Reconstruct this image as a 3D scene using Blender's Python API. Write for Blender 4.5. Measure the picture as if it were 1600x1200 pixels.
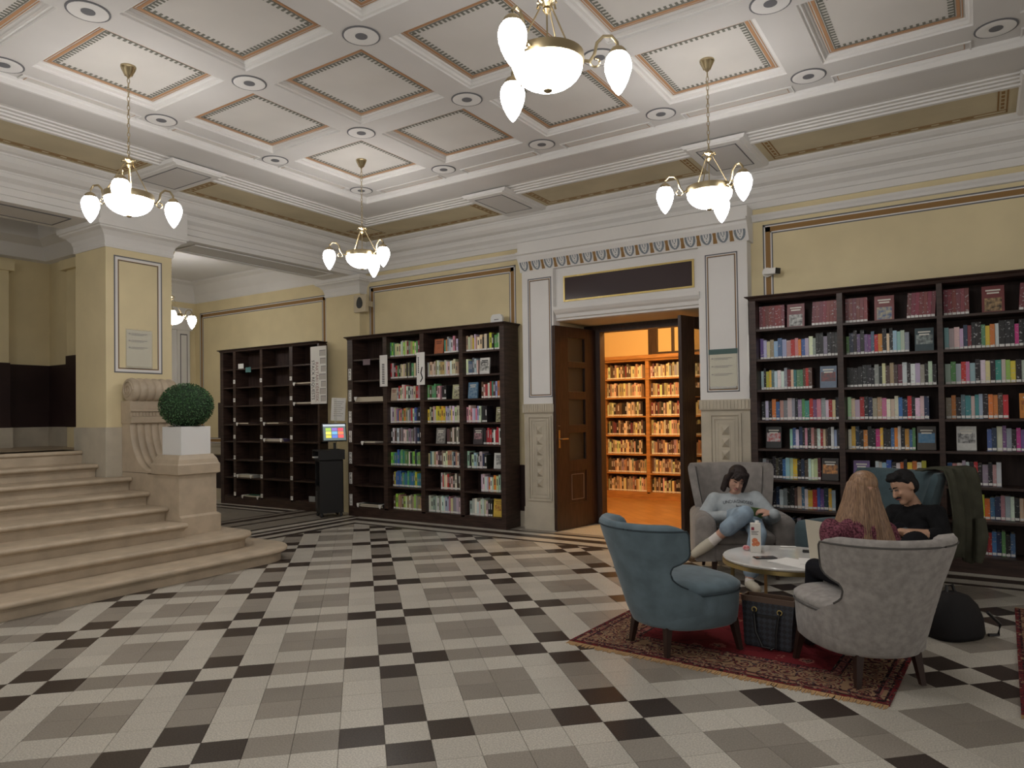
import bpy, bmesh, math, random
import numpy as np
from mathutils import Vector, Matrix
PI = math.pi
for o in list(bpy.data.objects): bpy.data.objects.remove(o)
scene = bpy.context.scene
COL = scene.collection

# ---------------------------------------------------------------- camera
cam_data = bpy.data.cameras.new('camera'); cam = bpy.data.objects.new('camera', cam_data); COL.objects.link(cam)
scene.camera = cam
CAM = Vector((2.2054, -2.3315, 1.4323))
YAW, PITCH, ROLL = 0.1998 - PI/4, 0.017, -0.0134      # yaw measured clockwise from +Y
_r = Vector((math.cos(YAW), -math.sin(YAW), 0)); _f0 = Vector((math.sin(YAW), math.cos(YAW), 0)); _z = Vector((0, 0, 1))
CF = math.cos(PITCH)*_f0 + math.sin(PITCH)*_z; _u = -math.sin(PITCH)*_f0 + math.cos(PITCH)*_z
CR = math.cos(ROLL)*_r + math.sin(ROLL)*_u; CU = -math.sin(ROLL)*_r + math.cos(ROLL)*_u
m = Matrix((CR, CU, -CF)).transposed().to_4x4(); m.translation = CAM
cam.matrix_world = m
cam_data.sensor_width = 36.0; cam_data.lens = 1119.94/1600*36
cam_data.shift_x = 8.878/1600; cam_data.shift_y = 29.78/1600
cam_data.clip_start = 0.05; cam_data.clip_end = 200
def project(p):
    d = Vector(p) - CAM; z = d.dot(CF)
    return (791.12 + 1119.94*d.dot(CR)/z, 629.78 - 1119.94*d.dot(CU)/z, z)

# ---------------------------------------------------------------- world and exposure
world = bpy.data.worlds.new('world'); scene.world = world; world.use_nodes = True
world.node_tree.nodes['Background'].inputs[0].default_value = (1.0, 0.96, 0.90, 1)
world.node_tree.nodes['Background'].inputs[1].default_value = 0.35
vs = scene.view_settings
vs.view_transform = 'Standard'; vs.look = 'None'; vs.gamma = 1.0; vs.use_curve_mapping = False; vs.exposure = 0.68
GLOBE = 16.0      # emission of the opal lamp glasses

# ---------------------------------------------------------------- materials
MATS = {}
def mat(name, col, rough=0.6, spec=0.5, metal=0.0, var=0.0, scale=8.0, bump=0.0, bscale=60.0, col2=None, emit=0.0, sheen=0.0, stretch=None, detail=4.0):
    if name in MATS: return MATS[name]
    m = bpy.data.materials.new(name); m.use_nodes = True; MATS[name] = m
    nt = m.node_tree; N = nt.nodes; L = nt.links
    b = N['Principled BSDF']
    b.inputs['Base Color'].default_value = (*col, 1); b.inputs['Roughness'].default_value = rough
    b.inputs['Specular IOR Level'].default_value = spec; b.inputs['Metallic'].default_value = metal
    if sheen: b.inputs['Sheen Weight'].default_value = sheen; b.inputs['Sheen Roughness'].default_value = 0.4
    if emit:
        b.inputs['Emission Color'].default_value = (*col, 1); b.inputs['Emission Strength'].default_value = emit
    if var or bump:
        tc = N.new('ShaderNodeTexCoord'); src = tc.outputs['Object']
        if stretch:
            mp = N.new('ShaderNodeMapping'); mp.inputs['Scale'].default_value = stretch
            L.new(src, mp.inputs['Vector']); src = mp.outputs['Vector']
    if var:
        n = N.new('ShaderNodeTexNoise'); n.inputs['Scale'].default_value = scale; n.inputs['Detail'].default_value = detail
        L.new(src, n.inputs['Vector'])
        r = N.new('ShaderNodeValToRGB'); L.new(n.outputs['Fac'], r.inputs['Fac'])
        c2 = col2 or tuple(min(1, c*(1+var)) for c in col); c1 = col if col2 else tuple(c*(1-var) for c in col)
        r.color_ramp.elements[0].position = 0.35; r.color_ramp.elements[1].position = 0.65
        r.color_ramp.elements[0].color = (*c1, 1); r.color_ramp.elements[1].color = (*c2, 1)
        L.new(r.outputs['Color'], b.inputs['Base Color'])
    if bump:
        n2 = N.new('ShaderNodeTexNoise'); n2.inputs['Scale'].default_value = bscale; n2.inputs['Detail'].default_value = 3
        L.new(src, n2.inputs['Vector'])
        bp = N.new('ShaderNodeBump'); bp.inputs['Strength'].default_value = bump; bp.inputs['Distance'].default_value = 0.01
        L.new(n2.outputs['Fac'], bp.inputs['Height']); L.new(bp.outputs['Normal'], b.inputs['Normal'])
    return m
def objcol_mat(name, rough=0.5, speck=None, mixcol=(1, 1, 1)):
    """colour from the object's own colour, with optional printed flecks (titles on spines)"""
    m = bpy.data.materials.new(name); m.use_nodes = True; MATS[name] = m
    nt = m.node_tree; N = nt.nodes; L = nt.links; b = N['Principled BSDF']; b.inputs['Roughness'].default_value = rough
    oi = N.new('ShaderNodeObjectInfo')
    if speck:
        tc = N.new('ShaderNodeTexCoord'); mp = N.new('ShaderNodeMapping'); mp.inputs['Scale'].default_value = speck
        ad = N.new('ShaderNodeVectorMath'); ad.operation = 'ADD'
        L.new(tc.outputs['Object'], ad.inputs[0]); L.new(oi.outputs['Location'], ad.inputs[1])
        L.new(tc.outputs['Object'], mp.inputs['Vector'])
        n = N.new('ShaderNodeTexNoise'); n.noise_dimensions = '4D'; n.inputs['Scale'].default_value = 1.0; n.inputs['Detail'].default_value = 1
        L.new(mp.outputs['Vector'], n.inputs['Vector'])
        ml = N.new('ShaderNodeMath'); ml.operation = 'MULTIPLY'; ml.inputs[1].default_value = 50; L.new(oi.outputs['Random'], ml.inputs[0]); L.new(ml.outputs[0], n.inputs['W'])
        r = N.new('ShaderNodeValToRGB'); r.color_ramp.elements[0].position = 0.635; r.color_ramp.elements[1].position = 0.66
        r.color_ramp.elements[0].color = (0, 0, 0, 1); r.color_ramp.elements[1].color = (0.35, 0.35, 0.35, 1)
        L.new(n.outputs['Fac'], r.inputs['Fac'])
        inv = N.new('ShaderNodeInvert'); L.new(oi.outputs['Color'], inv.inputs['Color'])
        mx = N.new('ShaderNodeMix'); mx.data_type = 'RGBA'; L.new(r.outputs['Color'], mx.inputs['Factor'])
        L.new(oi.outputs['Color'], mx.inputs['A']); L.new(inv.outputs['Color'], mx.inputs['B'])
        L.new(mx.outputs['Result'], b.inputs['Base Color'])
    else: L.new(oi.outputs['Color'], b.inputs['Base Color'])
    return m
def attr_mat(name, rough=0.5):
    m = bpy.data.materials.new(name); m.use_nodes = True; MATS[name] = m
    N = m.node_tree.nodes; a = N.new('ShaderNodeAttribute'); a.attribute_name = 'tint'
    m.node_tree.links.new(a.outputs['Color'], N['Principled BSDF'].inputs['Base Color']); N['Principled BSDF'].inputs['Roughness'].default_value = rough
    return m

M_yellow = mat('yellow_wall', (0.72, 0.62, 0.39), 0.85, 0.2, var=0.05, scale=2.0)
M_white = mat('white_plaster', (0.74, 0.725, 0.705), 0.8, 0.25, var=0.03, scale=1.5)
M_grayp = mat('grey_plaster', (0.62, 0.60, 0.58), 0.8, 0.2, var=0.03, scale=1.5)
M_panel = mat('coffer_plaster', (0.62, 0.595, 0.56), 0.85, 0.2, var=0.03, scale=2.0)
M_tan = mat('tan_panel', (0.56, 0.485, 0.33), 0.8, 0.2, var=0.08, scale=2.0)
M_linegray = mat('painted_grey', (0.16, 0.16, 0.17), 0.8, 0.2)
M_linebrown = mat('painted_brown', (0.30, 0.175, 0.07), 0.8, 0.2)
M_orange = mat('painted_ochre', (0.46, 0.26, 0.14), 0.8, 0.2)
M_teeth = mat('painted_green_grey', (0.19, 0.19, 0.16), 0.8, 0.2)
M_motif = mat('painted_blue_grey', (0.22, 0.25, 0.28), 0.8, 0.2)
M_stone = mat('warm_stone', (0.47, 0.385, 0.285), 0.45, 0.4, var=0.10, scale=6, bump=0.05, bscale=90)
M_stone2 = mat('grey_stone', (0.50, 0.45, 0.36), 0.6, 0.3, var=0.08, scale=5, bump=0.05)
M_wood = mat('dark_bookcase_wood', (0.040, 0.022, 0.017), 0.45, 0.4, var=0.35, scale=5, stretch=(1, 1, 8))
M_woodin = mat('dark_bookcase_back', (0.034, 0.019, 0.016), 0.6, 0.3, var=0.3, scale=4, stretch=(6, 6, 1))
M_door = mat('dark_door_wood', (0.040, 0.020, 0.014), 0.4, 0.45, var=0.3, scale=5, stretch=(8, 8, 1))
M_dado = mat('dark_brown_dado', (0.030, 0.016, 0.015), 0.5, 0.3, var=0.15, scale=3)
M_brass = mat('antique_brass', (0.44, 0.36, 0.22), 0.3, 0.5, metal=1.0)
M_gold = mat('gilt', (0.55, 0.42, 0.16), 0.4, 0.5, metal=0.7)
M_globe = mat('opal_glass', (1.0, 0.975, 0.955), 0.3, 0.5, emit=GLOBE)
M_paper = mat('white_paper', (0.80, 0.79, 0.76), 0.7, 0.2)
M_black = mat('black_plastic', (0.012, 0.012, 0.013), 0.4, 0.5)
M_ink = mat('dark_ink', (0.03, 0.03, 0.035), 0.7, 0.2)
M_orangewood = mat('honey_wood', (0.40, 0.19, 0.06), 0.5, 0.4, var=0.2, scale=4, stretch=(1, 1, 8))
def glass_mat(name, col, alpha, rough=0.05):
    m = bpy.data.materials.new(name); m.use_nodes = True; MATS[name] = m
    b = m.node_tree.nodes['Principled BSDF']; b.inputs['Base Color'].default_value = (*col, 1); b.inputs['Alpha'].default_value = alpha
    b.inputs['Roughness'].default_value = rough
    return m
M_glass = glass_mat('clear_pane', (0.03, 0.025, 0.022), 0.42, 0.02)
M_acrylic = glass_mat('clear_acrylic', (0.72, 0.72, 0.66), 0.22, 0.12)

# ---------------------------------------------------------------- mesh builder
class MB:
    def __init__(s): s.v = []; s.f = []; s.m = []
    def face(s, pts, m=0):
        i = len(s.v); s.v += [tuple(p) for p in pts]; s.f.append(tuple(range(i, i+len(pts)))); s.m.append(m)
    def box(s, x0, x1, y0, y1, z0, z1, m=0):
        i = len(s.v)
        s.v += [(x, y, z) for z in (z0, z1) for y in (y0, y1) for x in (x0, x1)]
        for q in ((0, 2, 3, 1), (4, 5, 7, 6), (0, 1, 5, 4), (2, 6, 7, 3), (0, 4, 6, 2), (1, 3, 7, 5)):
            s.f.append(tuple(i+k for k in q)); s.m.append(m)
        return s
    def rings(s, rings, m=0, closed=True, caps=True):
        """connect rings (lists of equal length)"""
        i0 = len(s.v); n = len(rings[0])
        for r in rings: s.v += [tuple(p) for p in r]
        for k in range(len(rings)-1):
            for j in range(n if closed else n-1):
                a = i0+k*n+j; b = i0+k*n+(j+1) % n
                s.f.append((a, b, b+n, a+n)); s.m.append(m)
        if caps and closed:
            s.f.append(tuple(i0+j for j in range(n-1, -1, -1))); s.m.append(m)
            s.f.append(tuple(i0+(len(rings)-1)*n+j for j in range(n))); s.m.append(m)
        return s
    def lathe(s, prof, c=(0, 0, 0), n=20, m=0, caps=True):
        return s.rings([[(c[0]+r*math.cos(2*PI*k/n), c[1]+r*math.sin(2*PI*k/n), c[2]+z) for k in range(n)] for r, z in prof], m, True, caps)
    def tube(s, path, r, n=8, m=0):
        path = [Vector(p) for p in path]; R = []
        ref = Vector((0, 0, 1))
        for i, p in enumerate(path):
            d = (path[min(i+1, len(path)-1)] - path[max(i-1, 0)]).normalized()
            if abs(d.dot(ref)) > 0.95: ref = Vector((1, 0, 0)) if abs(d.x) < 0.9 else Vector((0, 1, 0))
            a = d.cross(ref).normalized(); b = d.cross(a).normalized(); ref = -b if False else ref
            rr = r[i] if isinstance(r, (list, tuple)) else r
            R.append([p + a*rr*math.cos(2*PI*k/n) + b*rr*math.sin(2*PI*k/n) for k in range(n)])
        return s.rings(R, m)
    def prism(s, poly, ax, a0, a1, m=0):
        """poly: 2D list; ax 'x': (y,z), 'y': (x,z), 'z': (x,y)"""
        def P(p, a): return (a, p[0], p[1]) if ax == 'x' else (p[0], a, p[1]) if ax == 'y' else (p[0], p[1], a)
        return s.rings([[P(p, a0) for p in poly], [P(p, a1) for p in poly]], m)
    def sphere(s, c, r, n=16, h=10, m=0, sq=(1, 1, 1)):
        R = []
        for k in range(1, h):
            t = PI*k/h
            R.append([(c[0]+r*sq[0]*math.sin(t)*math.cos(2*PI*j/n), c[1]+r*sq[1]*math.sin(t)*math.sin(2*PI*j/n), c[2]-r*sq[2]*math.cos(t)) for j in range(n)])
        return s.rings(R, m)
    def build(s, name, mats, parent=None, origin=(0, 0, 0), smooth=False, bevel=0.0, angle=40):
        me = bpy.data.meshes.new(name)
        o = Vector(origin)
        me.from_pydata([tuple(Vector(v)-o) for v in s.v], [], s.f)
        mats = mats if isinstance(mats, (list, tuple)) else [mats]
        for mm in mats: me.materials.append(mm)
        if len(mats) > 1: me.polygons.foreach_set('material_index', s.m)
        bm = bmesh.new(); bm.from_mesh(me); bmesh.ops.remove_doubles(bm, verts=bm.verts, dist=1e-5)
        bmesh.ops.recalc_face_normals(bm, faces=bm.faces); bm.to_mesh(me); bm.free()
        if smooth:
            me.polygons.foreach_set('use_smooth', [True]*len(me.polygons))
            if angle < 180: me.set_sharp_from_angle(angle=math.radians(angle))
        ob = bpy.data.objects.new(name, me); COL.objects.link(ob)
        if parent is not None: ob.parent = parent
        else: ob.location = o
        if bevel:
            md = ob.modifiers.new('bevel', 'BEVEL'); md.width = bevel; md.segments = 2; md.limit_method = 'ANGLE'
        return ob
def empty(name, loc=(0, 0, 0), rz=0.0, label=None, cat=None, group=None, kind=None):
    o = bpy.data.objects.new(name, None); COL.objects.link(o); o.location = loc; o.rotation_euler = (0, 0, rz); o.empty_display_size = 0.1
    tag(o, label, cat, group, kind); return o
def tag(o, label=None, cat=None, group=None, kind=None):
    if label: o['label'] = label
    if cat: o['category'] = cat
    if group: o['group'] = group
    if kind: o['kind'] = kind
    return o
def struct(o, label=None, cat=None): return tag(o, label, cat, None, 'structure')
def dup(o, parent=None):
    c = o.copy(); COL.objects.link(c)
    if parent is not None: c.parent = parent
    for ch in list(o.children):
        dup(ch, c)
    return c
def text_obj(name, body, size, mat_, parent, loc, rot, align='CENTER', ext=0.0005, sx=1.0):
    cu = bpy.data.curves.new(name, 'FONT'); cu.body = body; cu.size = size; cu.align_x = align; cu.align_y = 'CENTER'; cu.extrude = ext; cu.resolution_u = 2
    t = bpy.data.objects.new(name, cu); COL.objects.link(t)
    dg = bpy.context.evaluated_depsgraph_get(); me = bpy.data.meshes.new_from_object(t.evaluated_get(dg))
    bpy.data.objects.remove(t); me.materials.clear(); me.materials.append(mat_)
    ob = bpy.data.objects.new(name, me); COL.objects.link(ob); ob.parent = parent; ob.location = loc; ob.rotation_euler = rot; ob.scale = (sx, 1, 1)
    return ob
rng = random.Random(7)
# ================================================================= FLOOR
S2 = math.sqrt(0.5)*0.2
def uv2w(u, v): return ((u-v)*S2, (u+v)*S2)
def tile_mat(name, col, sp, amount):
    m = bpy.data.materials.new(name); m.use_nodes = True; MATS[name] = m
    nt = m.node_tree; N = nt.nodes; L = nt.links; b = N['Principled BSDF']
    b.inputs['Roughness'].default_value = 0.30; b.inputs['Specular IOR Level'].default_value = 0.27
    g = N.new('ShaderNodeNewGeometry'); oi = N.new('ShaderNodeObjectInfo')
    n = N.new('ShaderNodeTexNoise'); n.inputs['Scale'].default_value = 130; n.inputs['Detail'].default_value = 2; L.new(g.outputs['Position'], n.inputs['Vector'])
    n2 = N.new('ShaderNodeTexNoise'); n2.inputs['Scale'].default_value = 3.0; n2.inputs['Detail'].default_value = 3; L.new(g.outputs['Position'], n2.inputs['Vector'])
    r = N.new('ShaderNodeValToRGB'); r.color_ramp.elements[0].position = 0.42; r.color_ramp.elements[1].position = 0.6
    r.color_ramp.elements[0].color = (*[c*(1-sp) for c in col], 1); r.color_ramp.elements[1].color = (*[min(1, c*(1+sp)) for c in col], 1)
    L.new(n.outputs['Fac'], r.inputs['Fac'])
    add = N.new('ShaderNodeMath'); L.new(g.outputs['Random Per Island'], add.inputs[0]); L.new(oi.outputs['Random'], add.inputs[1])
    fr = N.new('ShaderNodeMath'); fr.operation = 'FRACT'; L.new(add.outputs[0], fr.inputs[0])
    ad2 = N.new('ShaderNodeMath'); L.new(fr.outputs[0], ad2.inputs[0]); L.new(n2.outputs['Fac'], ad2.inputs[1])
    mr = N.new('ShaderNodeMapRange'); mr.inputs['From Max'].default_value = 2.0; mr.inputs['To Min'].default_value = 1-amount; mr.inputs['To Max'].default_value = 1+amount
    L.new(ad2.outputs[0], mr.inputs['Value'])
    mx = N.new('ShaderNodeVectorMath'); mx.operation = 'SCALE'; L.new(r.outputs['Color'], mx.inputs[0]); L.new(mr.outputs['Result'], mx.inputs['Scale'])
    L.new(mx.outputs['Vector'], b.inputs['Base Color'])
    return m
T_light = tile_mat('terrazzo_light', (0.50, 0.47, 0.41), 0.16, 0.14)
T_grey = tile_mat('terrazzo_taupe', (0.275, 0.247, 0.21), 0.12, 0.22)
T_dark = tile_mat('terrazzo_dark', (0.048, 0.036, 0.030), 0.3, 0.2)
TM = [T_light, T_grey, T_dark]
M_grout = mat('grout', (0.22, 0.20, 0.17), 0.9)
mb = MB(); mb.box(-9.9, 6.5, -5.5, 5.6, -0.12, -0.004); floor = mb.build('floor', M_grout); struct(floor, 'terrazzo tile floor of the library hall with dark striped border', 'floor')
XL, YB = -4.86, 4.60
def tile_kind(i, j):
    a, b = i % 5, j % 5
    if a == 0 and b == 0: return 0
    if (a == 0 and b in (1, 4)) or (b == 0 and a in (1, 4)): return 2
    if a == 0 or b == 0: return 1
    return 1 if (a in (2, 3) and b in (2, 3)) else 0
def clip(poly, inside, inter):
    out = []
    for k in range(len(poly)):
        p, q = poly[k-1], poly[k]
        if inside(q):
            if not inside(p): out.append(inter(p, q))
            out.append(q)
        elif inside(p): out.append(inter(p, q))
    return out
def clip_axis(poly, ax, val, keep_less):
    ins = (lambda p: p[ax] <= val) if keep_less else (lambda p: p[ax] >= val)
    def it(p, q):
        t = (val-p[ax])/(q[ax]-p[ax]); return tuple(p[k]+t*(q[k]-p[k]) for k in range(2))
    return clip(poly, ins, it)
G = 0.0011
tiles = []
for i in range(-60, 60):
    for j in range(-60, 60):
        g = G/0.2
        poly = [uv2w(i+g, j+g), uv2w(i+1-g, j+g), uv2w(i+1-g, j+1-g), uv2w(i+g, j+1-g)]
        cx, cy = uv2w(i+.5, j+.5)
        if cx < XL-.2 or cy > YB+.2 or cx > 4.6 or cy < -2.9 or (cx < -3.85 and cy < 2.2): continue
        full = all(p[0] >= XL and p[1] <= YB for p in poly)
        if not full:
            poly = clip_axis(clip_axis(poly, 0, XL, False), 1, YB, True)
            if len(poly) < 3: continue
        vis = 0.0
        pr_ = [project((p[0], p[1], 0)) for p in poly]
        if all(p[2] > 0.2 for p in pr_) and any(-40 < p[0] < 1640 and -40 < p[1] < 1240 for p in pr_):
            vis = abs(sum(pr_[k-1][0]*pr_[k][1]-pr_[k][0]*pr_[k-1][1] for k in range(len(pr_))))/2
            if not any(0 < p[0] < 1600 and 0 < p[1] < 1200 for p in pr_): vis *= 0.2
            if 0.0 < cx < 1.8 and 1.65 < cy < 4.4: vis = 0       # under the rug
        tiles.append((vis, full, tile_kind(i, j), (cx, cy), poly))
tiles.sort(key=lambda t: -t[0])
def tile_mb(poly, mb, m):
    c = (sum(p[0] for p in poly)/len(poly), sum(p[1] for p in poly)/len(poly))
    def ins(p, d):
        dx, dy = c[0]-p[0], c[1]-p[1]; l = math.hypot(dx, dy); return (p[0]+dx/l*d, p[1]+dy/l*d)
    mb.rings([[(*p, -0.004) for p in poly], [(*p, -0.0008) for p in poly], [(*ins(p, 0.0012), 0.0) for p in poly]], m)
tmesh = []
for k in range(3):
    mb = MB(); tile_mb([(x*S2, y*S2) for x, y in ((0, -1+2*G/.2), (1-2*G/.2, 0), (0, 1-2*G/.2), (-1+2*G/.2, 0))], mb, 0)
    o = mb.build('tile', TM[k], floor); tmesh.append(o.data); bpy.data.objects.remove(o)
stuff = MB()
for n, (vis, full, kind, c, poly) in enumerate(tiles):
    if n < 300 and vis > 0:
        if full:
            o = bpy.data.objects.new('tile', tmesh[kind]); COL.objects.link(o); o.parent = floor; o.location = (*c, 0)
        else:
            mb = MB(); tile_mb(poly, mb, 0); mb.build('tile', TM[kind], floor)
    else: tile_mb(poly, stuff, kind)
tag(stuff.build('tiles', TM, floor), kind='stuff')
# border strips (parallel to the walls)
def strip(x0, x1, y0, y1, k):
    MB().box(x0, x1, y0, y1, -0.004, 0.0).build('border_strip', TM[k], floor)
bY = [(4.602, 4.672, 2), (4.672, 4.832, 0), (4.832, 4.992, 2), (4.992, 5.128, 0), (5.128, 5.205, 2), (5.205, 5.42, 0)]
bX = [(4.862, 4.952, 2), (4.952, 5.09, 0), (5.09, 5.225, 2), (5.225, 5.31, 0), (5.31, 5.405, 2)]
for (a, b, k), (c, d, k2) in zip(bY[:5], bX):
    strip(-c, 6.5, a, b, k); strip(-d, -c, 2.0, b, k)
strip(-5.405, 6.5, 5.205, 5.5, 1)
for a, b, k in ((5.405, 5.56, 0), (5.56, 5.645, 2), (5.645, 6.06, 1), (6.06, 6.15, 2), (6.15, 6.375, 1), (6.375, 6.53, 2), (6.53, 6.64, 1), (6.64, 6.70, 2)):
    strip(-b, -a, 2.0, 5.5, k)
for a, b, k in ((4.775, 4.86, 2), (4.86, 4.96, 0), (4.96, 5.10, 2), (5.10, 5.5, 0)): strip(-9.85, -6.70, a, b, k)
strip(-9.85, -6.70, 2.3, 4.775, 1)

# ================================================================= WALLS
DX0, DX1 = -2.17, -0.345
mb = MB()
mb.box(-9.85, DX0, 5.5, 6.15, 0, 4.2); mb.box(DX1, 6.5, 5.5, 6.15, 0, 4.2); mb.box(DX0, DX1, 5.5, 6.15, 2.59, 4.2)
wall_back = struct(mb.build('wall_back', M_yellow), 'pale yellow back wall behind the bookcases', 'wall')
mb = MB(); mb.box(-10.1, -9.85, 2.2, 6.15, 0, 4.2); struct(mb.build('wall_bay', M_yellow), 'yellow end wall of the side bay', 'wall')
mb = MB(); mb.box(-9.85, -6.13, 2.2, 2.38, 0, 4.2); struct(mb.build('wall_side', M_yellow), 'yellow wall between the stair landing and the side bay', 'wall')
mb = MB(); mb.box(-8.3, -8.0, -4.5, 2.2, 0, 4.2); wl = struct(mb.build('wall_landing', M_yellow), 'shaded yellow wall behind the stair landing', 'wall')
for nm, par in (('a', wl),):
    MB().box(-8.0, -7.78, 0.85, 1.64, 1.1, 3.3).build('pilaster', M_yellow, par, origin=wl.location)
    MB().box(-8.0, -7.74, 0.80, 1.69, 3.3, 3.42).build('pilaster_capital', M_yellow, par, origin=wl.location)
    MB().box(-7.997, -7.77, 0.84, 1.65, 1.36, 2.16).build('dado_panel', M_dado, par, origin=wl.location)
    MB().box(-8.0, -7.985, -4.5, 2.2, 1.36, 2.16).build('dado_panel', M_dado, par, origin=wl.location)
    MB().box(-8.0, -7.97, -4.5, 2.2, 1.11, 1.36).build('skirting', M_stone2, par, origin=wl.location)
    MB().box(-7.99, -7.75, 0.82, 1.67, 1.11, 1.36).build('skirting', M_stone2, par, origin=wl.location)
    MB().prism([(-8.0, 3.5), (-7.93, 3.52), (-7.86, 3.68), (-7.72, 3.75), (-7.70, 3.95), (-8.0, 3.95)], 'y', -4.5, 2.2).build('cornice', M_white, par, origin=wl.location)
ws = bpy.data.objects['wall_side']
MB().box(-8.0, -6.15, 2.187, 2.2, 1.36, 2.16).build('dado_panel', M_dado, ws)
MB().box(-8.0, -6.15, 2.17, 2.2, 1.11, 1.36).build('skirting', M_stone2, ws)
MB().box(-7.24, -6.16, 2.06, 2.2, 1.1, 3.3).build('pilaster', M_yellow, ws)
MB().box(-7.25, -6.16, 2.05, 2.2, 1.36, 2.24).build('dado_panel', M_dado, ws)
MB().box(-7.30, -6.16, 2.0, 2.2, 3.3, 3.42).build('pilaster_capital', M_yellow, ws)
MB().prism([(2.2, 3.5), (2.13, 3.52), (2.06, 3.68), (1.95, 3.75), (1.93, 3.95), (2.2, 3.95)], 'x', -8.0, -6.13).build('cornice', M_white, ws)
mb = MB(); mb.box(-8.0, -5.98, -4.5, 2.2, 0.9, 1.112); struct(mb.build('floor_landing', M_stone), 'stone landing at the head of the stairs', 'floor')
mb = MB(); mb.box(-8.3, -6.135, -4.5, 2.2, 3.95, 4.15); struct(mb.build('ceiling_landing', M_grayp), 'plain ceiling over the stair landing', 'ceiling')
mb = MB(); mb.box(-9.85, -6.13, 2.38, 5.5, 3.93, 4.15); cb = struct(mb.build('ceiling_bay', M_white), 'plain white ceiling of the side bay', 'ceiling')
cove = [(0, 3.56), (0.015, 3.58), (0.03, 3.70), (0.12, 3.86), (0.2, 3.90), (0.2, 3.93), (0, 3.93)]
MB().prism([(5.5-d, z) for d, z in cove], 'x', -9.85, -6.13).build('cove', M_white, cb)
MB().prism([(-9.85+d, z) for d, z in cove], 'y', 2.38, 5.5).build('cove', M_white, cb)
# wall dado, skirting, painted frames on back wall
def frame_lines(parent, x0, x1, z0, z1, y, spec, name='painted_frame', sides='lrtb'):
    """nested painted bands; spec = [(inset, width, mat)] on a wall facing -Y"""
    for ins, w, mt in spec:
        mb = MB(); a, b, c, d = x0+ins, x1-ins, z0+ins, z1-ins; t = 0.002
        if 't' in sides: mb.box(a, b, y-t, y, d-w, d)
        if 'b' in sides: mb.box(a, b, y-t, y, c, c+w)
        if 'l' in sides: mb.box(a, a+w, y-t, y, c, d)
        if 'r' in sides: mb.box(b-w, b, y-t, y, c, d)
        mb.build(name, mt, parent)
FS = [(0, 0.014, M_linegray), (0.014, 0.012, M_white), (0.026, 0.052, M_linebrown), (0.078, 0.012, M_white), (0.090, 0.012, M_linegray)]
frame_lines(wall_back, 0.305, 6.0, 1.0, 3.412, 5.5, FS)
frame_lines(wall_back, -5.43, -2.815, 1.0, 3.39, 5.5, FS)
frame_lines(wall_back, -9.70, -6.36, 1.0, 3.37, 5.5, FS)
MB().box(DX0-0.5, -9.84, 5.488, 5.5, 0.20, 0.79).build('dado_panel', M_dado, wall_back)
MB().box(DX0-0.45, -9.84, 5.47, 5.5, 0, 0.2).build('skirting', M_stone2, wall_back)
MB().box(0.18, 6.4, 5.47, 5.5, 0, 0.2).build('skirting', M_stone2, wall_back)
MB().prism([(5.5, 0.80), (5.46, 0.81), (5.455, 0.93), (5.44, 0.95), (5.43, 0.99), (5.5, 1.0)], 'x', -9.85, -8.7).build('dado_rail', M_stone2, wall_back)
for x0, x1 in ((-5.5, -2.63), (0.2, 6.4)):
    MB().prism([(5.5, 3.45), (5.47, 3.455), (5.465, 3.48), (5.45, 3.50), (5.455, 3.525), (5.5, 3.53)], 'x', x0, x1).build('picture_rail', M_white, wall_back)
# white framed door on the bay end wall, mostly hidden by the column
d2 = struct(empty('door_2', (-9.85, 4.6, 0)), 'white painted door case on the bay end wall', 'door')
for a in (3.85, 5.12): MB().box(-9.85, -9.80, a, a+0.24, 0, 3.05).build('door_jamb', M_white, d2, origin=d2.location)
MB().box(-9.85, -9.78, 3.80, 5.40, 3.05, 3.45).build('door_head', M_white, d2, origin=d2.location)
MB().box(-9.85, -9.83, 4.09, 5.12, 0, 3.05).build('door_panel', M_white, d2, origin=d2.location)
MB().box(-9.801, -9.797, 5.17, 5.31, 1.0, 2.98).build('painted_line', M_linegray, d2, origin=d2.location)
MB().box(-9.8, -9.795, 5.185, 5.295, 1.02, 2.96).build('painted_field', M_white, d2, origin=d2.location)

# ================================================================= CEILING
P0, XC0, YC0 = 1.21, -3.71, 3.62
CE = 1.64                                      # inset of coffered field from wall planes
cx0, cy1 = -5.5+CE, 5.5-CE
NI, NJ = 7, 5
mb = MB()
def grid_with_holes(mb, xs, ys, holes, z):
    for a in range(len(xs)-1):
        for b in range(len(ys)-1):
            if (a, b) in holes: continue
            mb.face([(xs[a], ys[b], z), (xs[a+1], ys[b], z), (xs[a+1], ys[b+1], z), (xs[a], ys[b+1], z)])
CW = 0.475
xs = [cx0]; ys = []
for i in range(NI): c = XC0+P0*(i+.5); xs += [c-CW, c+CW]
xs.append(6.5)
for j in range(NJ): c = YC0-P0*(j+.5); ys = [c-CW, c+CW] + ys
ys = [-5.5] + ys + [cy1]
holes = {(1+2*i, 1+2*j) for i in range(NI) for j in range(NJ)}
grid_with_holes(mb, xs, ys, holes, 4.05)
mb.face([(cx0, -5.5, 4.2), (6.5, -5.5, 4.2), (6.5, cy1, 4.2), (cx0, cy1, 4.2)])
ceiling = struct(mb.build('ceiling', M_grayp), 'coffered plaster ceiling with painted frames and round medallions', 'ceiling')
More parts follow.
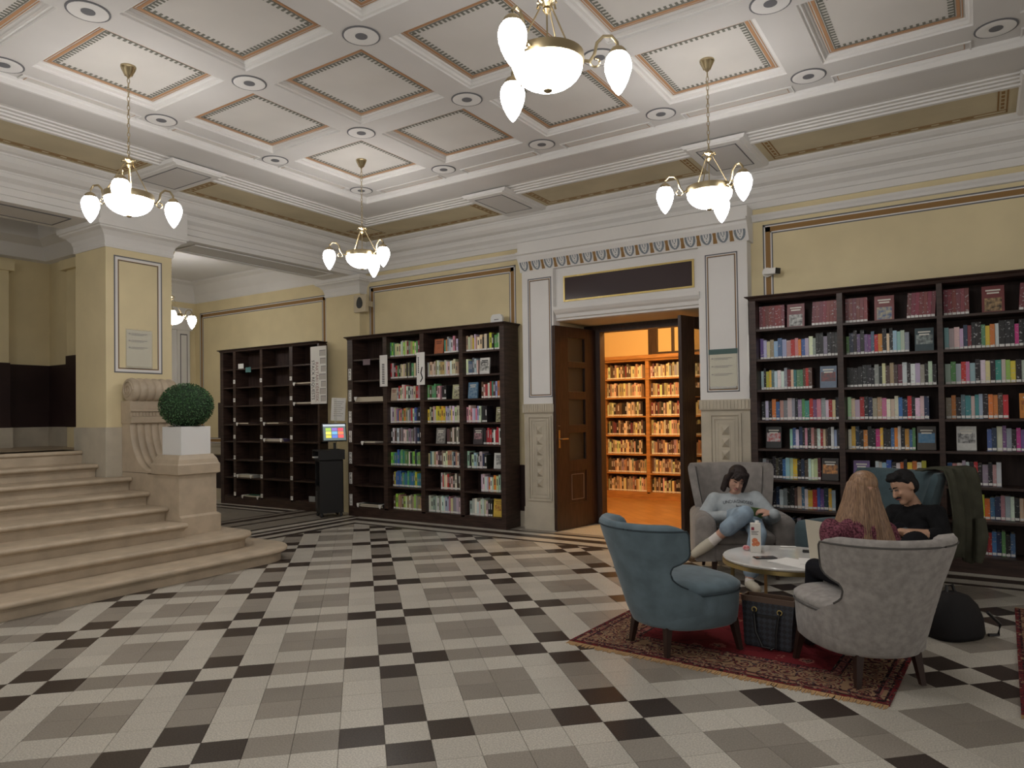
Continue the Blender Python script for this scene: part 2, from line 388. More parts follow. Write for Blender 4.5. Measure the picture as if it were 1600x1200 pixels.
# one coffer: sloped moulding, panel, painted bands, teeth (local origin at coffer centre, z = 4.05)
def sq(h, z): return [(-h, -h, z), (h, -h, z), (h, h, z), (-h, h, z)]
mb = MB(); mb.rings([sq(0.475, 0), sq(0.472, 0.012), sq(0.455, 0.016), sq(0.450, 0.035), sq(0.435, 0.04), sq(0.432, 0.05)], caps=False); mould = mb.build('coffer_moulding', M_white)
mb = MB(); mb.face(sq(0.434, 0.05)); panel = mb.build('coffer_panel', M_panel)
def band(mb, h, w, z):
    for a, b, c, d in ((-h, h, -h, -h+w), (-h, h, h-w, h), (-h, -h+w, -h+w, h-w), (h-w, h, -h+w, h-w)): mb.box(a, b, c, d, z, z+0.002)
mb = MB(); band(mb, 0.42, 0.006, 0.0475); band(mb, 0.405, 0.022, 0.0475); pb = mb.build('painted_border', M_orange)
mb = MB(); band(mb, 0.376, 0.007, 0.0475)
for k in range(-9, 10):
    t = k*0.0385
    for s in (-1, 1):
        a, b = sorted((s*0.372, s*0.335))
        mb.box(t-.009, t+.009, a, b, 0.0475, 0.0495); mb.box(a, b, t-.009, t+.009, 0.0475, 0.0495)
pt = mb.build('painted_teeth', M_teeth)
for i in range(NI):
    for j in range(NJ):
        x, y = XC0+P0*(i+.5), YC0-P0*(j+.5)
        p = project((x, y, 4.05))
        first = (i, j) == (0, 0)
        pm = panel if first else bpy.data.objects.new('coffer_panel', panel.data)
        if not first: COL.objects.link(pm)
        pm.parent = ceiling; pm.location = (x, y, 4.05)
        for src in (mould, pb, pt):
            c = src if first else bpy.data.objects.new(src.name.split('.')[0], src.data)
            if not first: COL.objects.link(c)
            c.parent = pm
# medallions at the crossings
mb = MB(); mb.lathe([(0.118, 0), (0.118, -0.006), (0.095, -0.010), (0.060, -0.004), (0.0005, -0.003)], n=28, caps=False); disc = mb.build('medallion', M_white, smooth=True)
mb = MB(); mb.lathe([(0.130, 0), (0.130, -0.004), (0.114, -0.0065), (0.113, 0.0)], n=28, caps=False); ring = mb.build('medallion_ring', M_linegray, disc)
mb = MB(); mb.lathe([(0.042, 0.0), (0.042, -0.0065), (0.0005, -0.008)], n=20, caps=False); dot = mb.build('medallion_centre', M_linegray, disc)
disc.parent = ceiling
first = True
for i in range(NI+1):
    for j in range(NJ+1):
        o = disc if first else dup(disc, ceiling); first = False
        o.location = (XC0+P0*i, YC0-P0*j, 4.049)
# small framed strips between medallions along the edge
mb = MB(); mb.box(-.42, .42, -.045, .045, 0, 0.002); sf = mb.build('edge_panel', M_panel, ceiling)
mb = MB()
for a, b, c, d in ((-.42, .42, -.045, -.041), (-.42, .42, .041, .045), (-.42, -.416, -.045, .045), (.416, .42, -.045, .045)): mb.box(a, b, c, d, -0.001, 0.0)
mb.build('painted_border', M_orange, sf)
mb = MB()
for a, b, c, d in ((-.46, .46, -.075, -.060), (-.46, -.45, -.06, .06), (.45, .46, -.06, .06)): mb.box(a, b, c, d, -0.008, 0.001)
mb.build('edge_moulding', M_white, sf)
first = True
for i in range(NI):
    o = sf if first else dup(sf, ceiling); first = False
    o.location = (XC0+P0*(i+.5), 3.79, 4.047)
for j in range(NJ):
    o = dup(sf, ceiling); o.location = (-3.83, YC0-P0*(j+.5), 4.047); o.rotation_euler = (0, 0, PI/2)

# perimeter: swept along back wall and left arcade, mitred at the corner
def sweepL(prof, name, mt, parent, xr=6.5, yn=-4.5, smooth=False):
    mb = MB()
    R = [[(xr, 5.5-d, z) for d, z in prof], [(-5.5+d, 5.5-d, z) for d, z in prof], [(-5.5+d, yn, z) for d, z in prof]]
    mb.rings(R, 0, closed=False, caps=False)
    return mb.build(name, mt, parent, smooth=smooth)
trim = struct(empty('trim_1', (0, 5.5, 3.59)), 'white moulded cornice and soffit running round the hall ceiling', 'trim')
def tr(o): o.location = (-trim.location.x, -trim.location.y, -trim.location.z); return o
tr(sweepL([(0, 3.59), (0.025, 3.59), (0.03, 3.655), (0.045, 3.66), (0.055, 3.70), (0.10, 3.735), (0.105, 3.775), (0.115, 3.775), (0.118, 3.79), (0.17, 3.81), (0.21, 3.85), (0.215, 3.905), (0.23, 3.905), (0.235, 3.92), (0.27, 3.93), (0.305, 3.955), (0.31, 3.972)], 'cornice', M_white, trim))
tr(sweepL([(0.31, 3.972), (0.95, 3.972)], 'soffit_panel', M_tan, trim))
tr(sweepL([(0.94, 3.972), (0.94, 3.952), (0.985, 3.950), (0.99, 3.964), (1.035, 3.962), (1.04, 3.976), (1.085, 3.974), (1.09, 3.986), (1.14, 3.984), (1.145, 3.996), (1.20, 3.992)], 'fluted_moulding', M_white, trim))
tr(sweepL([(1.20, 3.992), (1.60, 3.992)], 'soffit_band', M_grayp, trim))
tr(sweepL([(1.60, 3.992), (1.60, 3.985), (1.625, 3.985), (1.63, 4.02), (1.645, 4.03), (1.65, 4.052)], 'edge_moulding', M_white, trim))
# cross beams with a small framed panel; painted frames of the tan panels between them
def cross_beam(cx, cy, ang):
    o = empty('cross_beam', (0, 0, 0)); o.parent = trim
    o.location = (cx-trim.location.x, cy-trim.location.y, -trim.location.z); o.rotation_euler = (0, 0, ang)
    # local: +y towards wall, x along wall; d from wall 0.28..1.20
    def poly(h, y0, y1, z): return [(-h, y0, z), (h, y0, z), (h, y1, z), (-h, y1, z)]
    mb = MB(); mb.rings([poly(0.30, -1.22, -0.26, 3.975), poly(0.285, -1.21, -0.27, 3.945), poly(0.25, -1.20, -0.30, 3.938), poly(0.245, -1.195, -0.305, 3.93)])
    mb.build('beam_soffit', M_white, o)
    mb = MB(); mb.box(-.19, .19, -1.12, -.46, 3.928, 3.931); p = mb.build('beam_panel', M_grayp, o)
    mb = MB()
    for a, b, c, d in ((-.19, .19, -1.12, -1.11), (-.19, .19, -.47, -.46), (-.19, -.18, -1.12, -.46), (.18, .19, -1.12, -.46)): mb.box(a, b, c, d, 3.926, 3.929)
    mb.build('painted_line', M_linegray, p)
for x in (-2.46, 0.16, 2.80): cross_beam(x, 5.5, 0)
for y in (1.95, -0.7): cross_beam(-5.5, y, PI/2)
def tan_frame(a0, a1, back=True):
    """brown key border and thin line on a tan panel; a along wall, d away from it"""
    mb1, mb2 = MB(), MB()
    def R(mb, a, b, c, d):
        if back: mb.box(a, b, 5.5-d, 5.5-c, 3.9695, 3.9715)
        else: mb.box(-5.5+c, -5.5+d, a, b, 3.9695, 3.9715)
    w = 0.075; d0, d1 = 0.36, 0.90
    for a, b, c, d in ((a0, a1, d0, d0+.012), (a0, a1, d0+w-.012, d0+w), (a0, a0+.012, d0, d1), (a0+w-.012, a0+w, d0+w, d1), (a1-.012, a1, d0, d1), (a1-w, a1-w+.012, d0+w, d1)): R(mb1, a, b, c, d)
    R(mb2, a0, a1, d1-.006, d1)
    n = int((a1-a0-.2)/0.16)
    for k in range(n): R(mb1, a0+.14+k*.16, a0+.24+k*.16, d0+.028, d0+.050)
    for k in range(5):
        for s in (a0+.026, a1-.05): R(mb1, s, s+.024, d0+.11+k*.085, d0+.165+k*.085)
    tr(mb1.build('painted_key_border', M_linebrown, trim)); tr(mb2.build('painted_line', M_linegray, trim))
tan_frame(-4.98, -2.82); tan_frame(-2.10, -0.20); tan_frame(0.52, 2.44); tan_frame(2.30, 4.98, False); tan_frame(-0.35, 1.60, False)

# arcade beam on the left, above column and bay opening
mb = MB(); mb.box(-6.13, -5.5, -4.5, 5.5, 3.53, 4.1)
beam = struct(mb.build('trim_2', M_white), 'white beam over the stair and bay openings', 'trim')
for y0, y1 in ((1.52, 2.50),): MB().box(-5.5, -5.37, y0, y1, 3.535, 3.86).build('ressaut', M_white, beam)
MB().box(-6.02, -5.61, 2.75, 4.95, 3.527, 3.531).build('beam_panel', M_grayp, beam)
mb = MB()
for a, b, c, d in ((-6.02, -6.0, 2.75, 4.95), (-5.63, -5.61, 2.75, 4.95), (-6.0, -5.63, 2.75, 2.77), (-6.0, -5.63, 4.93, 4.95)): mb.box(a, b, c, d, 3.515, 3.53)
mb.build('beam_moulding', M_white, beam)
MB().box(-6.02, -5.61, -3.5, 1.35, 3.527, 3.531).build('beam_panel', M_grayp, beam)
mb = MB()
for a, b, c, d in ((-6.02, -6.01, -3.5, 1.35), (-5.62, -5.61, -3.5, 1.35), (-6.0, -5.63, 1.34, 1.35)): mb.box(a, b, c, d, 3.522, 3.53)
mb.build('painted_line', M_linegray, beam)

# column and matching wall pilaster
def capital(x0, x1, y0, y1, z0, z1, name, par, origin):
    def rc(e, z): return [(x0-e, y0-e, z), (x1+e, y0-e, z), (x1+e, y1+e, z), (x0-e, y1+e, z)]
    prof = [(0.012, 0), (0.020, 0.025), (0.014, 0.03), (0.018, 0.07), (0.035, 0.12), (0.075, 0.165), (0.115, 0.185), (0.12, 0.20), (0.135, 0.205), (0.138, z1-z0)]
    MB().rings([rc(e, z0+z) for e, z in prof]).build(name, M_white, par, origin=origin)
C0 = (-5.82, 2.01, 0.0)
col = empty('column', C0, label='square yellow column with grey painted frame at the stair side', cat='column')
MB().box(-6.135, -5.5, 1.64, 2.38, 1.36, 3.29).build('shaft', M_yellow, col, origin=C0)
MB().box(-6.15, -5.488, 1.625, 2.392, 0.0, 1.36).build('stone_base', M_stone2, col, origin=C0)
capital(-6.135, -5.5, 1.64, 2.38, 3.28, 3.535, 'capital', col, C0)
def frame_x(parent, y0, y1, z0, z1, x, spec, origin):
    for ins, w, mt in spec:
        mb = MB(); a, b, c, d = y0+ins, y1-ins, z0+ins, z1-ins; t = 0.002
        mb.box(x, x+t, a, b, d-w, d); mb.box(x, x+t, a, b, c, c+w); mb.box(x, x+t, a, a+w, c+w, d-w); mb.box(x, x+t, b-w, b, c+w, d-w)
        mb.build('painted_frame', mt, parent, origin=origin)
frame_x(col, 1.725, 2.265, 1.945, 3.207, -5.5, [(0, 0.014, M_linegray), (0.014, 0.028, M_white), (0.042, 0.009, M_linebrown), (0.049, 0.006, M_linegray)], C0)
C1 = (-5.86, 5.42, 0)
pil = struct(empty('trim_3', C1), 'yellow wall pilaster with white capital between the two dark bookcases', 'pilaster')
MB().box(-6.22, -5.5, 5.36, 5.5, 0, 3.29).build('shaft', M_yellow, pil, origin=C1)
capital(-6.22, -5.5, 5.36, 5.5, 3.28, 3.535, 'capital', pil, C1)

# ================================================================= STAIRS
RIS, TRD, X1 = 0.139, 0.335, -3.62
stairs = empty('staircase', (X1, 0.5, 0), label='broad stone staircase with rounded nosings rising to the left', cat='staircase')
prof = [(-0.055, 0.0), (-0.055, 0.066), (-0.046, 0.070), (-0.046, 0.078), (-0.036, 0.082), (-0.030, 0.090), (-0.026, 0.092), (-0.008, 0.094), (0.002, 0.099), (0.008, 0.108), (0.009, 0.118), (0.005, 0.129), (-0.003, 0.136), (-0.014, 0.139)]
for k in range(1, 9):
    xk = X1-TRD*(k-1); z0 = RIS*(k-1); rings = []
    for d, z in prof:
        if k <= 2:
            yend = 2.66 if k == 1 else 2.42
            Rr = 0.42 if k == 1 else 0.30
            pts = [(xk+d, -4.0)]
            for a in range(0, 13):
                t = a/12*PI/2; pts.append((xk-Rr+(Rr+d)*math.cos(t), yend-Rr+(Rr+d)*math.sin(t)))
            pts.append((-5.45, yend+d)); pts.append((-5.45, -4.0))
        else:
            xb = xk-TRD-0.06; xc = -5.48; ye = 1.795 if xk > xc else 1.62
            pts = [(xk+d, -4.0), (xk+d, ye), (max(xb, xc) if xk > xc else (xk+xb)/2, ye), (max(xb, xc) if xk > xc else (xk+xb)/2-.001, 1.62 if xb < xc else ye-.001), (xb, 1.62 if xb < xc else ye-.001), (xb, -4.0)]
        rings.append([(x, y, z0+z) for x, y in pts])
    MB().rings(rings).build('step', M_stone, stairs, origin=stairs.location, smooth=True, angle=35)
# pedestal, stringer and scroll console at the foot of the column
PB = (-4.7, 2.04, 0.278)
ped = empty('stair_pedestal', PB, label='stone stair pedestal with fluted scroll console against the column', cat='pedestal')
def rect(x0, x1, y0, y1, e, z): return [(x0-e, y0-e, z), (x1+e, y0-e, z), (x1+e, y1+e, z), (x0-e, y1+e, z)]
px0, px1, py0, py1 = -4.86, -4.44, 1.80, 2.215
MB().rings([rect(-5.0, px1, py0+e, py1, e, z) for e, z in ((0.03, 0.2785), (0.03, 0.455), (0.022, 0.46), (0.0, 0.475))]).build('plinth', M_stone, ped, origin=PB)
MB().rings([rect(-5.0, px1, py0, py1, 0, z) for z in (0.475, 0.87)]).build('shaft', M_stone, ped, origin=PB)
MB().rings([rect(px0, px1, py0, py1, e, z) for e, z in ((0.0, 0.87), (0.028, 0.885), (0.028, 0.975), (0.018, 0.99), (0.006, 1.03), (-0.012, 1.06), (-0.02, 1.075))]).build('cap', M_stone, ped, origin=PB)
MB().box(-5.485, -5.0, 1.80, 2.215, 0.2785, 0.88).build('stringer', M_stone, ped, origin=PB)
# console: profile in XZ extruded along Y with vertical fluting
cons = []
for t in np.linspace(0, 1, 14):          # concave sweep from the upper neck to the pedestal
    a = t*PI/2; cons.append((-5.33+0.38*(1-math.cos(a)), 1.40-0.50*math.sin(a)))
NY = 73
def flute(y): return 0.020*abs(math.sin((y-1.80)/0.48*PI*6))
mb = MB(); R = []
for k in range(NY):
    y = 1.80+0.48*k/(NY-1); e = flute(y)
    ring = [(-5.485, y, 1.40)] + [(x+e*(0.6), y, z+e*0.6) for x, z in cons] + [(-4.90, y, 0.885), (-5.485, y, 0.885)]
    R.append(ring)
mb.rings(R); mb.build('console_sweep', M_stone, ped, origin=PB, smooth=True, angle=50)
MB().rings([[(-5.485, 1.79, z), (-5.31+e, 1.79, z), (-5.31+e, 2.29, z), (-5.485, 2.29, z)] for e, z in ((0, 1.40), (0.02, 1.405), (0.02, 1.47), (0.0, 1.475), (0.0, 1.52), (0.018, 1.525), (0.018, 1.545), (0, 1.55), (0, 1.64))]).build('console_neck', M_stone, ped, origin=PB)
mb = MB()
for k in range(13):
    y = 1.815+k*0.037; mb.box(-5.315, -5.300, y, y+0.02, 1.478, 1.515)
mb.build('console_reeding', M_stone, ped, origin=PB)
R = []
for k in range(NY):
    y = 1.79+0.50*k/(NY-1); r = 0.116+0.013*abs(math.sin((y-1.79)/0.5*PI*6)) - (0.012 if k in (0, NY-1) else 0)
    R.append([(-5.355+r*math.cos(a), y, 1.755+r*math.sin(a)) for a in np.linspace(0, 2*PI, 24, endpoint=False)])
MB().rings(R).build('console_roll', M_stone, ped, origin=PB, smooth=True, angle=50)
mb = MB(); path = []
for k in range(40):
    a = k/39*4.2*PI; r = 0.10*(1-k/46); path.append((-5.355+r*math.cos(a), 1.787, 1.755+r*math.sin(a)))
mb.tube(path, 0.009, 6); mb.build('console_volute', M_stone, ped, origin=PB, smooth=True)
# ================================================================= DOOR SURROUND
TB = Vector((-1.26, 5.4, 0))
ds = struct(empty('trim_4', TB), 'white door surround with stone pilaster bases and painted tulip frieze', 'door surround')
def D(mb, name, mt, par=None, **k): return mb.build(name, mt, par or ds, origin=TB, **k)
for x0, x1 in ((-2.62, -2.17), (-0.345, 0.18)):
    mb = MB(); mb.box(x0, x1, 5.34, 5.5, 1.57, 3.25); p = D(mb, 'pilaster', M_white)
    a, b = (x0+0.085, x1-0.025) if x0 < -1 else (x0+0.075, x1-0.10)
    for ins, w, mt in ((0, 0.012, M_linegray), (0.022, 0.008, M_linebrown), (0.030, 0.006, M_linegray)):
        mb = MB(); c, d, e, f = a+ins, b-ins, 1.65+ins, 3.14-ins
        mb.box(c, d, 5.338, 5.34, f-w, f); mb.box(c, d, 5.338, 5.34, e, e+w); mb.box(c, c+w, 5.338, 5.34, e, f); mb.box(d-w, d, 5.338, 5.34, e, f)
        D(mb, 'painted_frame', mt)
    # stone base with fluted band and a column of pyramids
    xm = (x0+x1)/2
    mb = MB(); mb.box(x0, x1, 5.35, 5.5, 0, 1.46); D(mb, 'stone_base', M_stone2)
    mb = MB(); mb.box(x0-.01, x1+.01, 5.325, 5.5, 1.46, 1.57)
    n = 14; w = (x1-x0)/n
    for k in range(n): mb.box(x0+w*k+.2*w, x0+w*k+.8*w, 5.318, 5.325, 1.47, 1.56)
    D(mb, 'fluted_band', M_stone2)
    mb = MB()
    for h, z0, z1, dd in ((0.17, 0.36, 1.42, 0.014), (0.135, 0.40, 1.38, 0.009), (0.10, 0.44, 1.34, 0.004)):
        w_ = 0.022
        mb.box(xm-h, xm-h+w_, 5.35-dd, 5.35, z0, z1); mb.box(xm+h-w_, xm+h, 5.35-dd, 5.35, z0, z1); mb.box(xm-h+w_, xm+h-w_, 5.35-dd, 5.35, z1-w_, z1); mb.box(xm-h+w_, xm+h-w_, 5.35-dd, 5.35, z0, z0+w_)
    D(mb, 'base_panel_moulding', M_stone2)
    mb = MB(); mb.box(xm-.05, xm+.05, 5.346, 5.35, .52, 1.30)
    for k in range(6):
        zc = 0.58+k*0.132
        mb.rings([[(xm-.04, 5.346, zc-.05), (xm+.04, 5.346, zc-.05), (xm+.04, 5.346, zc+.05), (xm-.04, 5.346, zc+.05)], [(xm-.004, 5.305, zc-.004), (xm+.004, 5.305, zc-.004), (xm+.004, 5.305, zc+.004), (xm-.004, 5.305, zc+.004)]])
    D(mb, 'pyramid_studs', M_stone2)
    mb = MB(); mb.box(x0-.005, x1+.005, 5.34, 5.5, 0, 0.28); D(mb, 'base_plinth', M_stone2)
mb = MB(); mb.box(-2.17, -0.345, 5.40, 5.5, 2.59, 3.25); D(mb, 'head_panel', M_white)
mb = MB(); mb.prism([(5.40, 2.615), (5.37, 2.62), (5.36, 2.66), (5.33, 2.68), (5.30, 2.715), (5.295, 2.75), (5.40, 2.755)], 'x', -2.15, -0.33); D(mb, 'lintel_cornice', M_white)
mb = MB()
for a, b, c, d in ((-2.05, -0.41, 2.815, 2.835), (-2.05, -0.41, 3.11, 3.13), (-2.05, -2.03, 2.835, 3.11), (-0.43, -0.41, 2.835, 3.11)): mb.box(a, b, 5.385, 5.40, c, d)
D(mb, 'gilt_frame', M_gold)
mb = MB()
for k in range(60):
    x = -2.04+k*0.0273; mb.box(x, x+.012, 5.378, 5.386, 2.82, 2.83); mb.box(x, x+.012, 5.378, 5.386, 3.115, 3.125)
D(mb, 'gilt_beads', M_gold)
mb = MB(); mb.box(-2.03, -0.43, 5.393, 5.40, 2.835, 3.11); D(mb, 'transom_panel', mat('dark_glass_panel', (0.035, 0.02, 0.022), 0.15, 0.5))
# flaring frieze band, painted tulips and brown posts between them
fr = [(5.335, 3.235), (5.33, 3.245), (5.30, 3.32), (5.255, 3.40), (5.25, 3.43), (5.22, 3.44), (5.22, 3.47), (5.5, 3.48), (5.5, 3.235)]
mb = MB(); mb.prism(fr, 'x', -2.64, 0.205); D(mb, 'frieze', M_white)
mb = MB(); mb.box(-2.64, 0.205, 5.27, 5.5, 3.47, 3.595); D(mb, 'frieze_top', M_white)
slope = math.atan2(5.33-5.262, 3.40-3.245)          # lean of the painted face
def ribbon(mb, pts, w, y=0.0):
    for k in range(len(pts)-1):
        (x0, z0, w0), (x1, z1, w1) = pts[k], pts[k+1]
        dx, dz = x1-x0, z1-z0; l = math.hypot(dx, dz) or 1; nx, nz = -dz/l, dx/l
        a = [(x0-nx*w*w0, y, z0-nz*w*w0), (x0+nx*w*w0, y, z0+nz*w*w0), (x1+nx*w*w1, y, z1+nz*w*w1), (x1-nx*w*w1, y, z1-nz*w*w1)]
        mb.face(a)
tul = MB()
for s in (-1, 1):
    ribbon(tul, [(s*0.062, 0.165, .5), (s*0.048, 0.155, .9), (s*0.040, 0.12, 1), (s*0.044, 0.08, 1.1), (s*0.036, 0.04, 1.1), (s*0.016, 0.012, .9), (0, 0.004, .7)], 0.010, -0.0005)
    ribbon(tul, [(s*0.016, 0.165, .5), (s*0.017, 0.11, .9), (s*0.012, 0.07, .6)], 0.006, -0.0005)
ribbon(tul, [(0, 0.165, .6), (0, 0.10, 1)], 0.003, -0.0005)
tul.box(-.006, .006, -.0006, 0, .055, .067); tul.box(-.005, .005, -.0006, 0, .030, .040)
tulip = D(tul, 'tulip_motif', M_motif); tulip.data.transform(Matrix.Translation(TB))
bro = MB(); ribbon(bro, [(0, 0.0, 1.25), (0, 0.03, 1.1), (0, 0.06, 0.85), (0, 0.10, 1.0), (0, 0.13, 1.0), (0, 0.145, .55)], 0.017, -0.0005)
brown = D(bro, 'post_motif', M_linebrown); brown.data.transform(Matrix.Translation(TB))
NT = 16; pit = (0.17+2.60)/(NT-0.5)
for k in range(NT):
    for src, off in ((tulip, 0.0), (brown, 0.5)):
        if src is brown and k == NT-1: continue
        o = src if k == 0 else bpy.data.objects.new(src.name.split('.')[0], src.data)
        if k: COL.objects.link(o)
        o.parent = ds; o.location = Vector((-2.56+pit*(k+off), 5.3285, 3.247))-TB; o.rotation_euler = (slope*1.0, 0, 0); o.scale = (1.12, 1, 1.10)
# door frame and leaves
door = struct(empty('door_1', (-1.26, 6.2, 0)), 'dark wooden double door standing open to the orange reading room', 'door')
DB = door.location
mb = MB(); mb.box(-2.17, -1.93, 6.15, 6.27, 0, 2.60); mb.box(-0.60, -0.345, 6.15, 6.27, 0, 2.60); mb.box(-1.93, -0.60, 6.15, 6.27, 2.50, 2.60)
mb.box(-1.98, -1.93, 6.13, 6.15, 0, 2.5); mb.box(-1.93, -0.6, 6.13, 6.15, 2.5, 2.55)
mb.build('door_frame', M_door, door, origin=DB)
def leaf(hx, hy, ex, ey, handle):
    ang = math.atan2(ey-hy, ex-hx)
    e = empty('door_leaf', (hx-DB.x, hy-DB.y, 0), ang); e.parent = door
    W, H, T = 0.88, 2.53, 0.022
    pw0, pw1 = 0.27, 0.62
    rows = [(0.32, 0.72, False), (0.86, 1.20, True), (1.30, 1.62, True), (1.72, 2.02, True), (2.10, 2.40, True)]
    mb = MB(); mb.box(0, pw0, -T, T, 0.01, H); mb.box(pw1, W, -T, T, 0.01, H)
    zz = 0.01
    for z0, z1, g in rows: mb.box(pw0, pw1, -T, T, zz, z0); zz = z1
    mb.box(pw0, pw1, -T, T, zz, H); mb.build('leaf_frame', M_door, e, bevel=0.004)
    for z0, z1, g in rows:
        if g:
            p = MB().box(pw0, pw1, -.003, .003, z0, z1).build('pane', M_glass, e)
        else:
            p = MB().box(pw0, pw1, -.012, .012, z0, z1).build('wood_panel', M_door, e)
            mb = MB()
            for s in (-1, 1):
                y0, y1 = sorted((s*.012, s*.016))
                for a, b, c, d in ((pw0+.05, pw1-.05, z0+.04, z0+.046), (pw0+.05, pw1-.05, z1-.046, z1-.04), (pw0+.05, pw0+.056, z0+.04, z1-.04), (pw1-.056, pw1-.05, z0+.04, z1-.04)): mb.box(a, b, y0, y1, c, d)
            mb.build('panel_line', mat('pale_line', (0.28, 0.22, 0.18), 0.5), e)
    if handle:
        for s in (-1, 1):
            y = s*T
            mb = MB(); mb.box(W-.075, W-.045, min(y, y+s*.006), max(y, y+s*.006), 1.02, 1.24); mb.tube([(W-.06, y, 1.13), (W-.06, y+s*.05, 1.13), (W-.17, y+s*.055, 1.13)], 0.009, 8)
            mb.lathe([(0.018, 0), (0.018, 0.004)], (W-.06, y, 1.29), 10); mb.build('handle', M_brass, e, smooth=True)
    return e
leaf(-2.02, 6.19, -2.165, 5.33, True)
leaf(-0.385, 6.29, -0.60, 5.45, False)
mb = MB(); mb.box(DX0, DX1, 5.33, 6.27, -0.06, 0.001); struct(mb.build('floor_threshold', T_light), 'pale threshold slab of the open doorway', 'floor')

# ================================================================= INNER ROOM
def parquet():
    m = bpy.data.materials.new('parquet'); m.use_nodes = True
    nt = m.node_tree; N = nt.nodes; L = nt.links; b = N['Principled BSDF']; b.inputs['Roughness'].default_value = 0.3
    tc = N.new('ShaderNodeTexCoord'); mp = N.new('ShaderNodeMapping'); mp.inputs['Rotation'].default_value = (0, 0, PI/4); L.new(tc.outputs['Object'], mp.inputs['Vector'])
    br = N.new('ShaderNodeTexBrick'); br.inputs['Scale'].default_value = 1.6; br.inputs['Color1'].default_value = (0.45, 0.24, 0.08, 1); br.inputs['Color2'].default_value = (0.36, 0.18, 0.055, 1); br.inputs['Mortar'].default_value = (0.2, 0.09, 0.03, 1); br.inputs['Mortar Size'].default_value = 0.006
    L.new(mp.outputs['Vector'], br.inputs['Vector']); L.new(br.outputs['Color'], b.inputs['Base Color'])
    return m
mb = MB(); mb.box(-5.0, 1.5, 6.27, 9.3, -0.1, 0.0); struct(mb.build('floor_reading_room', parquet()), 'honey coloured parquet floor of the room beyond the door', 'floor')
M_owall = mat('warm_ochre_wall', (0.70, 0.52, 0.26), 0.85)
mb = MB(); mb.box(-5.0, 1.5, 9.25, 9.4, 0, 3.4); wr = struct(mb.build('wall_reading_room', M_owall), 'ochre wall above the shelves of the room beyond the door', 'wall')
mb = MB(); mb.box(-5.1, -5.0, 6.15, 9.4, 0, 3.4); struct(mb.build('wall_reading_room_left', M_owall), 'left wall of the room beyond the door', 'wall')
mb = MB(); mb.box(1.5, 1.6, 6.15, 9.4, 0, 3.4); struct(mb.build('wall_reading_room_right', M_owall), 'right wall of the room beyond the door', 'wall')
mb = MB(); mb.box(-5.1, 1.6, 6.15, 9.4, 3.3, 3.45); struct(mb.build('ceiling_reading_room', M_owall), 'ceiling of the room beyond the door', 'ceiling')
wf = empty('wall_frame', (-2.2, 9.25, 2.4), label='brown wooden wall frame with ochre fields above the far shelves', cat='wall frame')
mb = MB()
for a, b, c, d in ((-2.52, -2.36, 2.42, 3.1), (-2.36, -1.2, 2.42, 2.47), (-2.11, -2.07, 2.47, 3.1), (-1.55, -1.5, 2.47, 3.1), (-1.2, -1.05, 2.42, 3.1), (-2.52, -1.05, 3.1, 3.2)): mb.box(a, b, 9.20, 9.25, c, d)
mb.build('frame_bars', M_door, wf, origin=wf.location)
ld = bpy.data.lights.new('reading_room_lamp', 'POINT'); ld.energy = 120; ld.color = (1.0, 0.64, 0.29); ld.shadow_soft_size = 0.25
lo = bpy.data.objects.new('reading_room_lamp', ld); COL.objects.link(lo); lo.location = (-1.7, 6.85, 3.05)

